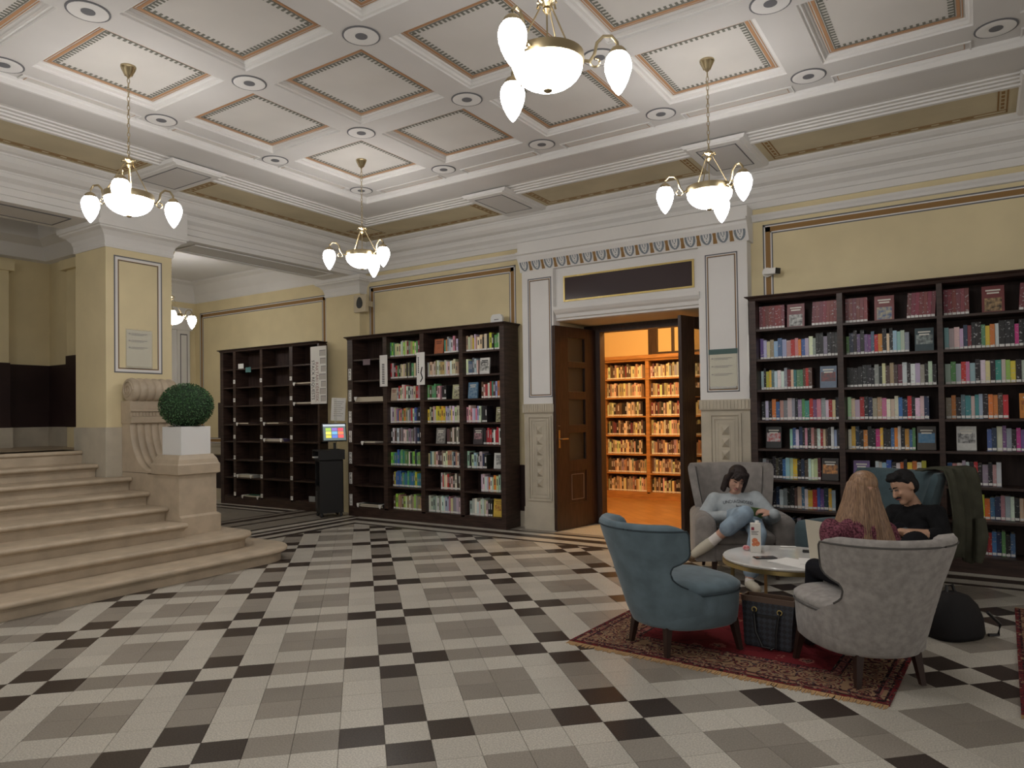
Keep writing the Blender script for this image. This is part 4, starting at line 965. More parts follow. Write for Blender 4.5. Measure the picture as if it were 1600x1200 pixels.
# ================================================================= RUGS
def rug_mat(name, hw, hl):
    m = bpy.data.materials.new(name); m.use_nodes = True; nt = m.node_tree; N = nt.nodes; L = nt.links; b = N['Principled BSDF']; b.inputs['Roughness'].default_value = 0.95; b.inputs['Specular IOR Level'].default_value = 0.1
    tc = N.new('ShaderNodeTexCoord'); sp = N.new('ShaderNodeSeparateXYZ'); L.new(tc.outputs['Object'], sp.inputs[0])
    def math_(op, a, b_=None):
        n = N.new('ShaderNodeMath'); n.operation = op
        for k, v in enumerate((a, b_)):
            if v is None: continue
            if isinstance(v, (int, float)): n.inputs[k].default_value = v
            else: L.new(v, n.inputs[k])
        return n.outputs[0]
    dx = math_('SUBTRACT', hw, math_('ABSOLUTE', sp.outputs['X'])); dy = math_('SUBTRACT', hl, math_('ABSOLUTE', sp.outputs['Y']))
    d = math_('MINIMUM', dx, dy)
    def ramp(src, stops):
        r = N.new('ShaderNodeValToRGB'); r.color_ramp.interpolation = 'CONSTANT'; e = r.color_ramp.elements
        while len(e) < len(stops): e.new(0.5)
        for k, (p, c) in enumerate(stops): e[k].position = p; e[k].color = (*c, 1)
        L.new(src, r.inputs['Fac']); return r.outputs['Color']
    red, dark, beige, pink, navy = (0.15, 0.018, 0.022), (0.016, 0.010, 0.012), (0.27, 0.17, 0.10), (0.26, 0.10, 0.08), (0.025, 0.022, 0.035)
    base = ramp(d, [(0, red), (0.018, dark), (0.028, beige), (0.05, pink), (0.062, dark), (0.075, beige), (0.27, dark), (0.285, pink), (0.32, dark), (0.335, red)])
    # flowers: voronoi rings, different inks over border and field
    vo = N.new('ShaderNodeTexVoronoi'); vo.inputs['Scale'].default_value = 8.5; vo.inputs['Randomness'].default_value = 0.55; L.new(tc.outputs['Object'], vo.inputs['Vector'])
    n1 = N.new('ShaderNodeTexNoise'); n1.inputs['Scale'].default_value = 34; n1.inputs['Detail'].default_value = 3; L.new(tc.outputs['Object'], n1.inputs['Vector'])
    ringv = math_('ADD', vo.outputs['Distance'], math_('MULTIPLY', n1.outputs['Fac'], 0.35))
    ink = ramp(ringv, [(0, (0, 0, 0)), (0.18, (1, 1, 1)), (0.27, (0, 0, 0)), (0.33, (1, 1, 1)), (0.44, (0, 0, 0)), (0.52, (1, 1, 1)), (0.60, (0, 0, 0)), (0.68, (1, 1, 1)), (0.8, (0, 0, 0))])
    inkcol = ramp(n1.outputs['Fac'], [(0, dark), (0.42, (0.13, 0.03, 0.03)), (0.52, navy), (0.60, (0.30, 0.20, 0.12))])
    mx = N.new('ShaderNodeMix'); mx.data_type = 'RGBA'; L.new(ink, mx.inputs['Factor']); L.new(base, mx.inputs['A']); L.new(inkcol, mx.inputs['B'])
    infield = math_('GREATER_THAN', d, 0.335)
    vo2 = N.new('ShaderNodeTexVoronoi'); vo2.inputs['Scale'].default_value = 4.5; L.new(tc.outputs['Object'], vo2.inputs['Vector'])
    fld = ramp(math_('ADD', vo2.outputs['Distance'], math_('MULTIPLY', n1.outputs['Fac'], 0.4)), [(0, (0.30, 0.22, 0.15)), (0.27, (0.05, 0.015, 0.02)), (0.33, (0.28, 0.10, 0.08)), (0.42, red), (0.72, (0.10, 0.012, 0.016)), (0.80, red)])
    m2 = N.new('ShaderNodeMix'); m2.data_type = 'RGBA'; L.new(infield, m2.inputs['Factor']); L.new(mx.outputs['Result'], m2.inputs['A']); L.new(fld, m2.inputs['B'])
    L.new(m2.outputs['Result'], b.inputs['Base Color'])
    bp = N.new('ShaderNodeBump'); bp.inputs['Strength'].default_value = 0.3; bp.inputs['Distance'].default_value = 0.004
    n3 = N.new('ShaderNodeTexNoise'); n3.inputs['Scale'].default_value = 300; L.new(tc.outputs['Object'], n3.inputs['Vector']); L.new(n3.outputs['Fac'], bp.inputs['Height']); L.new(bp.outputs['Normal'], b.inputs['Normal'])
    return m
def make_rug(cx, cy, hw, hl, rz, label):
    e = empty('rug', (cx, cy, 0), rz, label, 'rug')
    mb = MB(); mb.box(-hw, hw, -hl, hl, 0.0005, 0.009); mb.build('pile', rug_mat('rug_%0.1f' % hw, hw, hl), e)
    mb = MB(); r = random.Random(3)
    for s in (-1, 1):
        x = -hw
        while x < hw-.01:
            w = r.uniform(.006, .011); j = r.uniform(-.006, .006); l = r.uniform(.035, .06)
            mb.rings([[(x, s*(hl-.005), .001), (x+w, s*(hl-.005), .001), (x+w, s*(hl-.005), .006), (x, s*(hl-.005), .006)], [(x+j, s*(hl+l), .0008), (x+j+w*.7, s*(hl+l), .0008), (x+j+w*.7, s*(hl+l), .003), (x+j, s*(hl+l), .003)]])
            x += w
    tag(mb.build('fringe', mat('rug_fringe', (0.42, 0.26, 0.12), 0.95), e), kind='stuff')
    return e
make_rug(0.945, 2.49, 0.90, 0.865, -0.045, 'red and beige patterned rug with fringe under the chairs and table')
make_rug(3.15, 2.85, 0.80, 1.08, -0.02, 'edge of a second red patterned rug at the far right')

# ================================================================= ARMCHAIRS
def velvet(name, col, var, scale=22, dark=None):
    return mat(name, tuple(c*(1-var) for c in col), 0.9, 0.15, var=1, col2=tuple(c*(1+var) for c in col), scale=scale, sheen=0.25, bump=0.06, bscale=140, detail=6)
V_blue = velvet('blue_grey_velvet', (0.125, 0.172, 0.20), 0.14, 9)
V_grey = velvet('mottled_grey_velvet', (0.31, 0.288, 0.27), 0.15, 26)
V_grey2 = velvet('taupe_grey_velvet', (0.235, 0.215, 0.20), 0.12, 14)
V_teal = velvet('teal_velvet', (0.058, 0.088, 0.10), 0.12, 10)
M_pipe = {}
def piping(col): return mat('piping_%0.3f' % col[0], tuple(c*0.25 for c in col), 0.8)
M_leg = mat('dark_chair_leg', (0.030, 0.014, 0.010), 0.4, 0.4)
def lerp_tab(tab, z):
    for (z0, *a), (z1, *b) in zip(tab, tab[1:]):
        if z <= z1 or (z1, *b) == tuple(tab[-1]):
            t = min(1, max(0, (z-z0)/(z1-z0))); t = t*t*(3-2*t) if False else t
            return [x+(y-x)*t for x, y in zip(a, b)]
def slipper_chair(name, loc, rz, vel, pipe, label):
    e = empty(name, (*loc, 0), rz, label, 'armchair')
    for sx, y, l in ((-1, -.22, .2), (1, -.22, .2), (-1, .22, .2), (1, .22, .2)):
        x = sx*(.165 if y < 0 else .25); y2 = y*1.08
        mb = MB(); k = 0.022
        mb.rings([[(x+sx*.012-.013, y2-.013, .0095), (x+sx*.012+.013, y2-.013, .0095), (x+sx*.012+.013, y2+.013, .0095), (x+sx*.012-.013, y2+.013, .0095)], [(x*.93-k, y*.96-k, .20), (x*.93+k, y*.96-k, .20), (x*.93+k, y*.96+k, .20), (x*.93-k, y*.96+k, .20)]])
        mb.build('leg', M_leg, e)
    # seat base
    def plan(hw, y0, y1, z, n=40, p=3.2):
        pts = []
        for k in range(n):
            a = 2*PI*k/n; c, s = math.cos(a), math.sin(a)
            x = hw*math.copysign(abs(c)**(2/p), c); y = (y0+y1)/2+(y1-y0)/2*math.copysign(abs(s)**(2/p), s)
            pts.append((x*(1.0 if y > 0 else 1-.10*min(1, -y/.25)), y, z))
        return pts
    MB().rings([plan(.272, -.25, .288, .165), plan(.290, -.27, .304, .182), plan(.298, -.277, .312, .26), plan(.30, -.28, .318, .355), plan(.296, -.27, .314, .372)]).build('seat_base', vel, e, smooth=True, angle=60)
    MB().rings([plan(.290, -.24, .312, .365), plan(.302, -.25, .326, .385), plan(.300, -.25, .324, .405), plan(.27, -.22, .295, .428), plan(.19, -.15, .22, .438), plan(.06, -.03, .08, .441)]).build('seat_cushion', vel, e, smooth=True, angle=180)
    pp = plan(.303, -.28, .322, .368); MB().tube([pp[k % 40] for k in range(-10, 31)], .0045, 6).build('seat_piping', pipe, e, smooth=True)
    # wrapped back
    tab = [(.17, .268, .280, .0, -.01), (.26, .290, .30, .0, -.03), (.36, .300, .315, -.06, -.05), (.41, .307, .32, -.15, -.062), (.44, .309, .322, -.215, -.071), (.47, .312, .325, -.255, -.08), (.52, .317, .328, -.275, -.092), (.55, .321, .33, -.268, -.10), (.572, .327, .332, -.225, -.106), (.595, .333, .334, -.195, -.112), (.62, .340, .336, -.185, -.117), (.69, .354, .342, -.20, -.135), (.74, .363, .346, -.21, -.146), (.77, .368, .348, -.235, -.152), (.787, .368, .348, -.275, -.155), (.80, .364, .346, -.33, -.158)]
    zs = list(np.linspace(.17, .80, 34)); rings = []; NP = 26
    def curve(a, b, yw, yc, off):
        # U from right front to left front
        pts = []
        q = (yc-yw)/b
        phimax = math.acos(min(1, q)) if q >= 0 else PI/2+math.asin(min(1, -q))
        for k in range(NP):
            t = -1+2*k/(NP-1); s = abs(t); sg = 1 if t < 0 else -1
            ph = s*phimax; x = (a-off)*math.sin(ph)**.92 if ph > 0 else 0; y = yc-(b-off)*math.cos(ph)
            pts.append((sg*x, y))
        return pts
    edge_o = []
    for z in zs:
        a, b, yw, yc = lerp_tab(tab, z)
        th = .085 if z < .765 else .085-.055*((z-.765)/.035)**2
        o = curve(a, b, yw, yc, 0); i = curve(a, b, yw-.004, yc, th)
        sh = (.085-th)*.5
        o = [(x*(1-sh*1.2), y+sh*(.6)) for x, y in o]
        rings.append([(x, y, z) for x, y in o]+[(x, y, z) for x, y in reversed(i)]); edge_o.append([(x, y, z) for x, y in o])
    MB().rings(rings).build('wrapped_back', vel, e, smooth=True, angle=70)
    k0 = next(k for k, z in enumerate(zs) if z > .40); kt = len(zs)-3
    path = [edge_o[k][0] for k in range(k0, kt)]+[Vector(p)*1.0 for p in edge_o[kt]]+[edge_o[k][-1] for k in range(kt-1, k0, -1)]
    MB().tube([(p[0]*1.004, p[1], p[2]+.002) for p in path], .005, 6).build('back_piping', pipe, e, smooth=True)
    for f in (-.62, .62):
        pts = []
        for z in np.linspace(.185, .745, 20):
            a, b, yw, yc = lerp_tab(tab, z); pts.append((a*math.sin(f)*1.003, yc-b*math.cos(f)*1.003, z))
        MB().tube(pts, .002, 5).build('back_seam', pipe, e, smooth=True)
    return e
slipper_chair('armchair', (0.62, 1.97), -0.546, V_blue, piping((.10, .16, .2)), 'blue velvet armchair seen from behind, standing empty')
slipper_chair('armchair', (1.634, 2.03), 0.681, V_grey, piping((.3, .28, .26)), 'grey velvet armchair in front, holding the long-haired woman')
def wing_chair(loc, rz, vel, label):
    e = empty('wing_chair', (*loc, 0), rz, label, 'armchair')
    for sx in (-1, 1):
        for y in (-.27, .27):
            x = sx*.25; MB().rings([[(x+sx*.015-.012, y*1.06-.012, .0005 if y < 0 else .0005), (x+sx*.015+.012, y*1.06-.012, .0005), (x+sx*.015+.012, y*1.06+.012, .0005), (x+sx*.015-.012, y*1.06+.012, .0005)], [(x-.024, y-.024, .17), (x+.024, y-.024, .17), (x+.024, y+.024, .17), (x-.024, y+.024, .17)]]).build('leg', M_leg, e)
    def rr(x0, x1, y0, y1, z, r=.04):
        pts = []
        for cx, cy, a0 in ((x1-r, y1-r, 0), (x0+r, y1-r, PI/2), (x0+r, y0+r, PI), (x1-r, y0+r, 1.5*PI)):
            for k in range(5): a = a0+k*PI/8; pts.append((cx+r*math.cos(a), cy+r*math.sin(a), z))
        return pts
    MB().rings([rr(-.28, .28, -.30, .31, .155), rr(-.29, .29, -.31, .33, .175), rr(-.29, .29, -.31, .335, .30)]).build('seat_base', vel, e, smooth=True, angle=50)
    MB().rings([rr(-.235, .235, -.26, .33, .30), rr(-.245, .245, -.27, .355, .325), rr(-.245, .245, -.27, .355, .375), rr(-.225, .225, -.25, .335, .402, .05), rr(-.12, .12, -.15, .22, .412, .06)]).build('seat_cushion', vel, e, smooth=True, angle=180)
    for sx in (-1, 1):      # arms: round topped, splayed outward a little
        R = []
        for y, h, w in ((-.30, .56, .065), (-.1, .56, .075), (.12, .56, .083), (.28, .555, .088), (.325, .55, .086), (.345, .535, .066)):
            xo = sx*(.315+.02*(y+.3)); ring = [(xo-w, y, .16), (xo+w, y, .16)]
            for k in range(9): a = k*PI/8; ring.append((xo+w*math.cos(a), y, h-w+w*math.sin(a)*1.0))
            R.append(ring)
        MB().rings(R).build('arm', vel, e, smooth=True, angle=60)
    tab = [(.16, .30, .0), (.35, .315, .0), (.5, .335, -.03), (.7, .365, -.075), (.88, .39, -.115), (.93, .39, -.125), (.95, .375, -.128)]
    R = []; NPT = 21
    for z in np.linspace(.16, .95, 26):
        hw, sh = lerp_tab(tab, z); th = .085 if z < .9 else .085-.05*((z-.9)/.05)**2
        wf = .16 if z < .55 else .16-.04*(z-.55)/.4
        out, inn = [], []
        for k in range(NPT):
            t = -1+2*k/(NPT-1); s = abs(t); sg = math.copysign(1, t)
            if s > .72: q = (s-.72)/.28; x = hw*(.93+.07*q); y = -.33+.10*.0+(wf)*q+.03
            else: q = s/.72; x = hw*.93*q; y = -.385+.085*q**3
            if s > .72: y = -.30+wf*q
            out.append((sg*x, y+sh, z)); 
            if s > .72: xi, yi = x-th*.75, y+th*.15*(1-q)
            else: xi, yi = x*(1-.16*q), y+th
            inn.append((sg*xi, min(yi, -.30+wf)+sh, z))
        R.append(out+inn[::-1])
    MB().rings(R).build('winged_back', vel, e, smooth=True, angle=60)
    return e
GC, GR = (0.36, 4.18), 3.608
MC, MR = (1.43, 3.90), 2.49
wing_chair(GC, GR, V_grey2, 'tall grey wing chair holding the girl in the pale sweatshirt')
wing_chair(MC, MR, V_teal, 'tall teal wing chair holding the man in black')

# ================================================================= COFFEE TABLE
tb = empty('coffee_table', (1.05, 2.93, 0), label='round coffee table with white marble top and slim brass frame', cat='table')
M_marble = mat('white_marble', (0.66, 0.65, 0.62), 0.12, 0.5, var=0.12, scale=3.0, detail=8)
M_brassy = mat('satin_brass', (0.55, 0.42, 0.18), 0.3, 0.5, metal=0.9)
MB().lathe([(0.41, .398), (0.425, .402), (0.43, .412), (0.425, .420), (.38, .4205), (.1, .4205)], n=56).build('top', M_marble, tb, smooth=True, angle=40)
MB().lathe([(0.418, .372), (0.432, .372), (0.432, .398), (0.418, .398)], n=56, caps=False).build('rim', M_brassy, tb, smooth=True, angle=30)
for k in range(4):
    a = k*PI/2+.62; x, y = .385*math.cos(a), .385*math.sin(a)
    MB().box(x-.01, x+.01, y-.01, y+.01, .0095, .385).build('leg', M_brassy, tb)
# ================================================================= PEOPLE
def W(px, py, Y):
    """world point on the vertical plane y = Y seen at photo pixel (px, py)"""
    d = CF + (px-791.12)/1119.94*CR + (629.78-py)/1119.94*CU
    return CAM + d*((Y-CAM.y)/d.y)
def WZ(px, py, z):
    d = CF + (px-791.12)/1119.94*CR + (629.78-py)/1119.94*CU
    return CAM + d*((z-CAM.z)/d.z)
def blob_body(name, prims, mats, parent, voxel=0.007, smooth_it=4):
    """prims: ('c', p0, p1, r0, r1, mat) tapered capsule or ('e', centre, (rx, ry, rz), rotation, mat); fused into one skin"""
    mb = MB(); N = 14
    for p in prims:
        if p[0] == 'c':
            a, b, r0, r1 = Vector(p[1]), Vector(p[2]), p[3], p[4]; d = (b-a); L = d.length; d = d.normalized() if L > 1e-6 else Vector((0, 0, 1))
            u = d.orthogonal().normalized(); v = d.cross(u); R = []
            for k in range(1, 6): t = k/5*PI/2; R.append((a-d*r0*math.cos(t), r0*math.sin(t)))
            for k in range(0, 5): t = k/5*PI/2; R.append((b+d*r1*math.sin(t), r1*math.cos(t)))
            mb.rings([[c+(u*math.cos(2*PI*j/N)+v*math.sin(2*PI*j/N))*r for j in range(N)] for c, r in R])
        else:
            c, rad, rot = Vector(p[1]), p[2], p[3]; R = []
            for k in range(1, 12):
                t = PI*k/12; R.append([c+rot@Vector((rad[0]*math.sin(t)*math.cos(2*PI*j/N), rad[1]*math.sin(t)*math.sin(2*PI*j/N), -rad[2]*math.cos(t))) for j in range(N)])
            mb.rings(R)
    me = bpy.data.meshes.new(name); me.from_pydata([tuple(v) for v in mb.v], [], mb.f)
    tmp = bpy.data.objects.new(name, me); COL.objects.link(tmp)
    rm = tmp.modifiers.new('r', 'REMESH'); rm.mode = 'VOXEL'; rm.voxel_size = voxel
    sm = tmp.modifiers.new('s', 'SMOOTH'); sm.iterations = smooth_it; sm.factor = 0.5
    dg = bpy.context.evaluated_depsgraph_get(); dg.update()
    out = bpy.data.meshes.new_from_object(tmp.evaluated_get(dg)); bpy.data.objects.remove(tmp)
    n = len(out.polygons); cen = np.empty(n*3); out.polygons.foreach_get('center', cen); cen = cen.reshape(-1, 3)
    best = np.full(n, 1e9); idx = np.zeros(n, dtype=np.int32)
    for p in prims:
        if p[0] == 'c':
            a = np.array(p[1]); b = np.array(p[2]); ab = b-a; t = np.clip(((cen-a)@ab)/max(1e-9, ab@ab), 0, 1)
            dist = np.linalg.norm(cen-(a+t[:, None]*ab), axis=1)-(p[3]+(p[4]-p[3])*t)
        else:
            loc = (cen-np.array(p[1]))@np.array(p[3]); k = np.linalg.norm(loc/np.array(p[2]), axis=1); dist = (k-1)*min(p[2])
        w = dist < best; best[w] = dist[w]; idx[w] = p[-1]
    out.materials.clear()
    for m_ in mats: out.materials.append(m_)
    out.polygons.foreach_set('material_index', idx); out.polygons.foreach_set('use_smooth', [True]*n)
    out.name = name
    if parent is not None: out.transform(Matrix.Translation(-Vector(parent.location)))
    o = bpy.data.objects.new(name, out); COL.objects.link(o); o.parent = parent
    return o
I3 = Matrix.Identity(3)
def basis(fwd, up=(0, 0, 1)):
    """rotation whose local -Y is fwd (the face side), local Z close to up"""
    f = Vector(fwd).normalized(); x = (-f).cross(Vector(up)).normalized()
    y = -f; z = x.cross(y).normalized()
    return Matrix((x, y, z)).transposed()
M_skin = mat('skin', (0.52, 0.30, 0.22), 0.55, 0.35, var=0.06, scale=20)
M_skin2 = mat('skin_olive', (0.46, 0.27, 0.18), 0.55, 0.35, var=0.06, scale=20)
M_sweat = mat('pale_grey_blue_sweatshirt', (0.37, 0.405, 0.425), 0.95, 0.1, var=0.1, scale=14, bump=0.25, bscale=18)
M_jean = mat('light_blue_denim', (0.27, 0.35, 0.43), 0.95, 0.1, var=0.18, scale=11, bump=0.25, bscale=22)
M_sock = mat('white_sock', (0.68, 0.64, 0.60), 0.95, 0.1)
M_shoe = mat('cream_sneaker', (0.50, 0.46, 0.37), 0.7, 0.3)
M_sole = mat('tan_sole', (0.26, 0.18, 0.11), 0.8)
M_bksw = mat('black_sweater', (0.010, 0.010, 0.011), 0.95, 0.15, var=0.3, scale=10, bump=0.25, bscale=18)
M_trous = mat('dark_trousers', (0.012, 0.012, 0.015), 0.9, 0.1)
M_dress = mat('wine_floral_blouse', (0.045, 0.014, 0.020), 0.9, 0.15, var=1, col2=(0.24, 0.08, 0.11), scale=95, detail=2)
M_hairb = mat('dark_brown_hair', (0.020, 0.012, 0.011), 0.6, 0.4, var=0.5, scale=30, stretch=(8, 8, 1), bump=0.4, bscale=30)
M_hairk = mat('black_hair', (0.009, 0.008, 0.009), 0.7, 0.3, bump=0.5, bscale=120)
M_hairl = mat('light_brown_hair', (0.16, 0.085, 0.045), 0.45, 0.5, var=1, col2=(0.34, 0.20, 0.11), scale=14, stretch=(9, 9, 0.6), detail=6)
M_lip = mat('lips', (0.36, 0.12, 0.11), 0.5)
M_eye = mat('eye_dark', (0.02, 0.015, 0.013), 0.3)

def hand(P, wrist, fdir, palm_n, m, size=1.0, curl=0.9, thumb_side=1):
    """palm plus five bent fingers; fdir along the fingers, palm_n out of the palm"""
    f = Vector(fdir).normalized(); n = Vector(palm_n); n = (n-f*n.dot(f)).normalized(); s = f.cross(n)*thumb_side
    w = Vector(wrist); S = size
    P.append(('c', tuple(w), tuple(w+f*.055*S), .024*S, .027*S, m))
    for k, l in enumerate((.062, .070, .066, .052)):
        off = s*(.030-.020*k)*S; b = w+f*.07*S+off
        P.append(('c', tuple(w+f*.04*S+off*.9), tuple(b), .0105*S, .0105*S, m))
        k1 = b+(f*math.cos(curl*.5)+n*math.sin(curl*.5))*l*.55*S; k2 = k1+(f*math.cos(curl*1.3)+n*math.sin(curl*1.3))*l*.5*S
        P.append(('c', tuple(b), tuple(k1), .0098*S, .009*S, m)); P.append(('c', tuple(k1), tuple(k2), .009*S, .0078*S, m))
    t0 = w+f*.018*S+s*.022*S; t1 = t0+(f*.6+s*.65+n*.35)*.038*S; t2 = t1+(f*.85+s*.1+n*.4)*.032*S
    P.append(('c', tuple(t0), tuple(t1), .0125*S, .0105*S, m)); P.append(('c', tuple(t1), tuple(t2), .0105*S, .0085*S, m))
def head_prims(P, c, R, m, S=1.0):
    """skull, jaw, nose, ears; c = head centre, R local->world, face towards local -Y"""
    def q(x, y, z): return tuple(Vector(c)+R@Vector((x, y, z))*S)
    P.append(('e', q(0, .012, .022), (.074*S, .092*S, .088*S), R, m))
    P.append(('e', q(0, -.022, -.030), (.061*S, .066*S, .078*S), R, m))
    P.append(('c', q(0, -.066, -.086), q(0, -.058, -.075), .026*S, .030*S, m))
    P.append(('c', q(0, -.088, .008), q(0, -.102, -.028), .008*S, .0135*S, m))
    for s in (-1, 1):
        P.append(('e', q(s*.074, .012, -.008), (.010*S, .020*S, .032*S), R, m))
        P.append(('e', q(s*.032, -.068, -.022), (.022*S, .016*S, .020*S), R, m))
def face_parts(par, c, R, S=1.0, moustache=None, brow=None):
    o = Vector(par.location)
    def q(x, y, z): return Vector(c)+R@Vector((x, y, z))*S-o
    for s in (-1, 1):
        mb = MB(); mb.tube([q(s*.018, -.0835, .010), q(s*.030, -.0835, .0125), q(s*.043, -.072, .010)], [.0035*S, .0045*S, .003*S], 6); mb.build('eye', M_eye, par, smooth=True)
        mb = MB(); mb.tube([q(s*.014, -.0865, .029), q(s*.030, -.084, .034), q(s*.046, -.069, .029)], [.004*S, .0048*S, .0025*S], 6); mb.build('eyebrow', brow or M_hairb, par, smooth=True)
    mb = MB(); mb.tube([q(-.022, -.086, -.056), q(-.008, -.0925, -.0535), q(.008, -.0925, -.0535), q(.022, -.086, -.056)], [.003*S, .0062*S, .0062*S, .003*S], 8); mb.build('lips', M_lip, par, smooth=True)
    if moustache:
        mb = MB(); mb.tube([q(-.030, -.080, -.048), q(-.012, -.092, -.0415), q(0, -.094, -.041), q(.012, -.092, -.0415), q(.030, -.080, -.048)], [.004*S, .0075*S, .006*S, .0075*S, .004*S], 8); mb.build('moustache', moustache, par, smooth=True)

# ---------------------------------------------------------------- girl in the sweatshirt
gF = Vector((.45, -.89, 0)); gR = Vector((.89, .45, 0))
girl = empty('person', tuple(W(1160, 860, 4.02)), label='person in pale grey sweatshirt and light jeans reading cross-legged', cat='person')
P = []
hc = W(1151, 749, 4.18); hR = basis((.40, -.80, -.42), (0.10, .35, 1))
nk = W(1146, 776, 4.21); ch = W(1148, 800, 4.18); be = W(1153, 826, 4.10); hp = W(1160, 842, 4.02)
head_prims(P, hc, hR, 0, 0.98)
P.append(('c', tuple(hc+Vector((0, .03, -.05))), tuple(nk), .046, .052, 0))
shL, shR = W(1117, 781, 4.12), W(1180, 779, 4.28)
P += [('e', tuple(ch), (.165, .125, .15), basis(gF), 1), ('e', tuple(be), (.170, .145, .13), basis(gF), 1), ('e', tuple(ch.lerp(be, .5)+gF*.02), (.160, .13, .13), basis(gF), 1), ('e', tuple(hp), (.155, .13, .10), basis(gF), 2), ('c', tuple(shL), tuple(shR), .060, .060, 1), ('c', tuple(shL.lerp(ch, .4)), tuple(shR.lerp(ch, .4)), .088, .088, 1), ('c', tuple(nk+Vector((0, 0, -.025))), tuple(ch), .062, .10, 1)]
eL, eR = W(1098, 812, 4.02), W(1209, 812, 4.16)
wL, wR = W(1130, 806, 3.90), W(1203, 803, 3.86)
P += [('c', tuple(shL), tuple(eL), .072, .070, 1), ('c', tuple(eL), tuple(wL), .068, .046, 1), ('c', tuple(shR), tuple(eR), .072, .070, 1), ('c', tuple(eR), tuple(wR+Vector((.03, .01, 0))), .068, .046, 1)]
hand(P, wL, (gR*.9+Vector((0, 0, .25))), (0, .3, -1), 0, .95, .9, -1)
hand(P, wR, (-gR*.75+Vector((0, 0, .30))), (gF*-.3+Vector((0, 0, -1))), 0, .95, 1.1, 1)
kC = W(1164, 803, 3.72); aC = W(1113, 846, 3.72); kS = W(1184, 834, 3.70); aS = W(1171, 906, 3.58)
hp.z = max(hp.z, .505)
hipL, hipR = hp-gR*.075, hp+gR*.075
P += [('c', tuple(hipL), tuple(kC), .088, .070, 2), ('c', tuple(kC), tuple(kC.lerp(aC, .52)), .072, .070, 2), ('c', tuple(kC.lerp(aC, .45)), tuple(aC), .050, .036, 0),
      ('c', tuple(hipR), tuple(kS), .088, .072, 2), ('c', tuple(kS), tuple(kS.lerp(aS, .80)), .072, .066, 2), ('c', tuple(kS.lerp(aS, .7)), tuple(aS), .042, .034, 0)]
# socks and sneakers
tC = aC+(W(1084, 866, 3.66)-aC)*.95
P += [('c', tuple(aC.lerp(kC, .20)), tuple(aC.lerp(tC, .10)), .043, .044, 3), ('c', tuple(aC.lerp(tC, .15)), tuple(aC.lerp(tC, .55)), .048, .047, 4), ('c', tuple(aC.lerp(tC, .55)), tuple(tC), .046, .036, 4), ('c', tuple(aC.lerp(tC, .12)+Vector((-.012, 0, -.034))), tuple(tC+Vector((-.012, 0, -.024))), .028, .026, 5)]
fS = Vector((aS.x, aS.y, .045)); tS = fS+Vector((.10, -.13, -.004))
P += [('c', tuple(aS), tuple(fS+Vector((0, 0, .03))), .036, .038, 3), ('c', tuple(fS), tuple(fS.lerp(tS, .6)), .040, .039, 4), ('c', tuple(fS.lerp(tS, .5)), tuple(tS), .038, .030, 4), ('c', (fS.x, fS.y, .022), (tS.x, tS.y, .020), .022, .020, 5)]
blob_body('body', P, [M_skin, M_sweat, M_jean, M_sock, M_shoe, M_sole], girl, smooth_it=9)
face_parts(girl, hc, hR, .98)
go = Vector(girl.location)
def hair_blob(par, c, R, S, prims, m, name='hair'):
    H = []
    for p in prims:
        if p[0] == 'e': H.append(('e', tuple(Vector(c)+R@Vector(p[1])*S), tuple(x*S for x in p[2]), R, 0))
        else: H.append(('c', tuple(Vector(c)+R@Vector(p[1])*S), tuple(Vector(c)+R@Vector(p[2])*S), p[3]*S, p[4]*S, 0))
    return blob_body(name, H, [m], par, 0.006, 5)
HB = [('e', (0, .030, .045), (.086, .094, .082)), ('e', (0, .055, -.03), (.082, .060, .105))]
for sx in (-1, 1):
    HB += [('c', (sx*.066, -.010, .07), (sx*.082, .0, -.03), .026, .026), ('c', (sx*.082, .0, -.03), (sx*.080, -.030, -.125), .026, .018), ('c', (sx*.078, .030, -.02), (sx*.078, .018, -.135), .03, .024), ('c', (sx*.012, -.070, .088), (sx*.045, -.085, .040), .018, .010), ('c', (sx*.035, -.055, .085), (sx*.068, -.062, .030), .020, .012)]
HB.append(('c', (0, -.070, .088), (-.012, -.093, .040), .018, .009))
hair_blob(girl, hc, hR, .98, HB, M_hairb)
tx = text_obj('shirt_lettering', 'UNDIAGNOSED', .036, M_ink, girl, (0, 0, 0), (0, 0, 0)); tx2 = text_obj('shirt_lettering', 'but', .036, M_ink, girl, (0, 0, 0), (0, 0, 0))
from mathutils.bvhtree import BVHTree
gbody = next(o for o in girl.children if o.name.startswith('body'))
bvh = BVHTree.FromPolygons([v.co for v in gbody.data.vertices], [tuple(p.vertices) for p in gbody.data.polygons])
def wrap_text(t, cx, cz, c, par):
    """press flat lettering on to the front of the sweatshirt"""
    o = Vector(par.location)
    for v in t.data.vertices:
        x, z = v.co.x+cx, v.co.y+cz-1.1*(v.co.x+cx)**2
        w = Vector(c)+gR*x+Vector((0, 0, z))-o
        hit = bvh.ray_cast(w+gF*.28, -gF)
        if hit[0] is None or (hit[0]-w).dot(gF) > .165: hit = bvh.find_nearest(w+gF*.135)      # thigh or arm in the way
        v.co = (hit[0] if hit[0] else w)+gF*(.003+v.co.z)
wrap_text(tx, .015, .104, ch, girl); wrap_text(tx2, .015, .066, ch, girl)

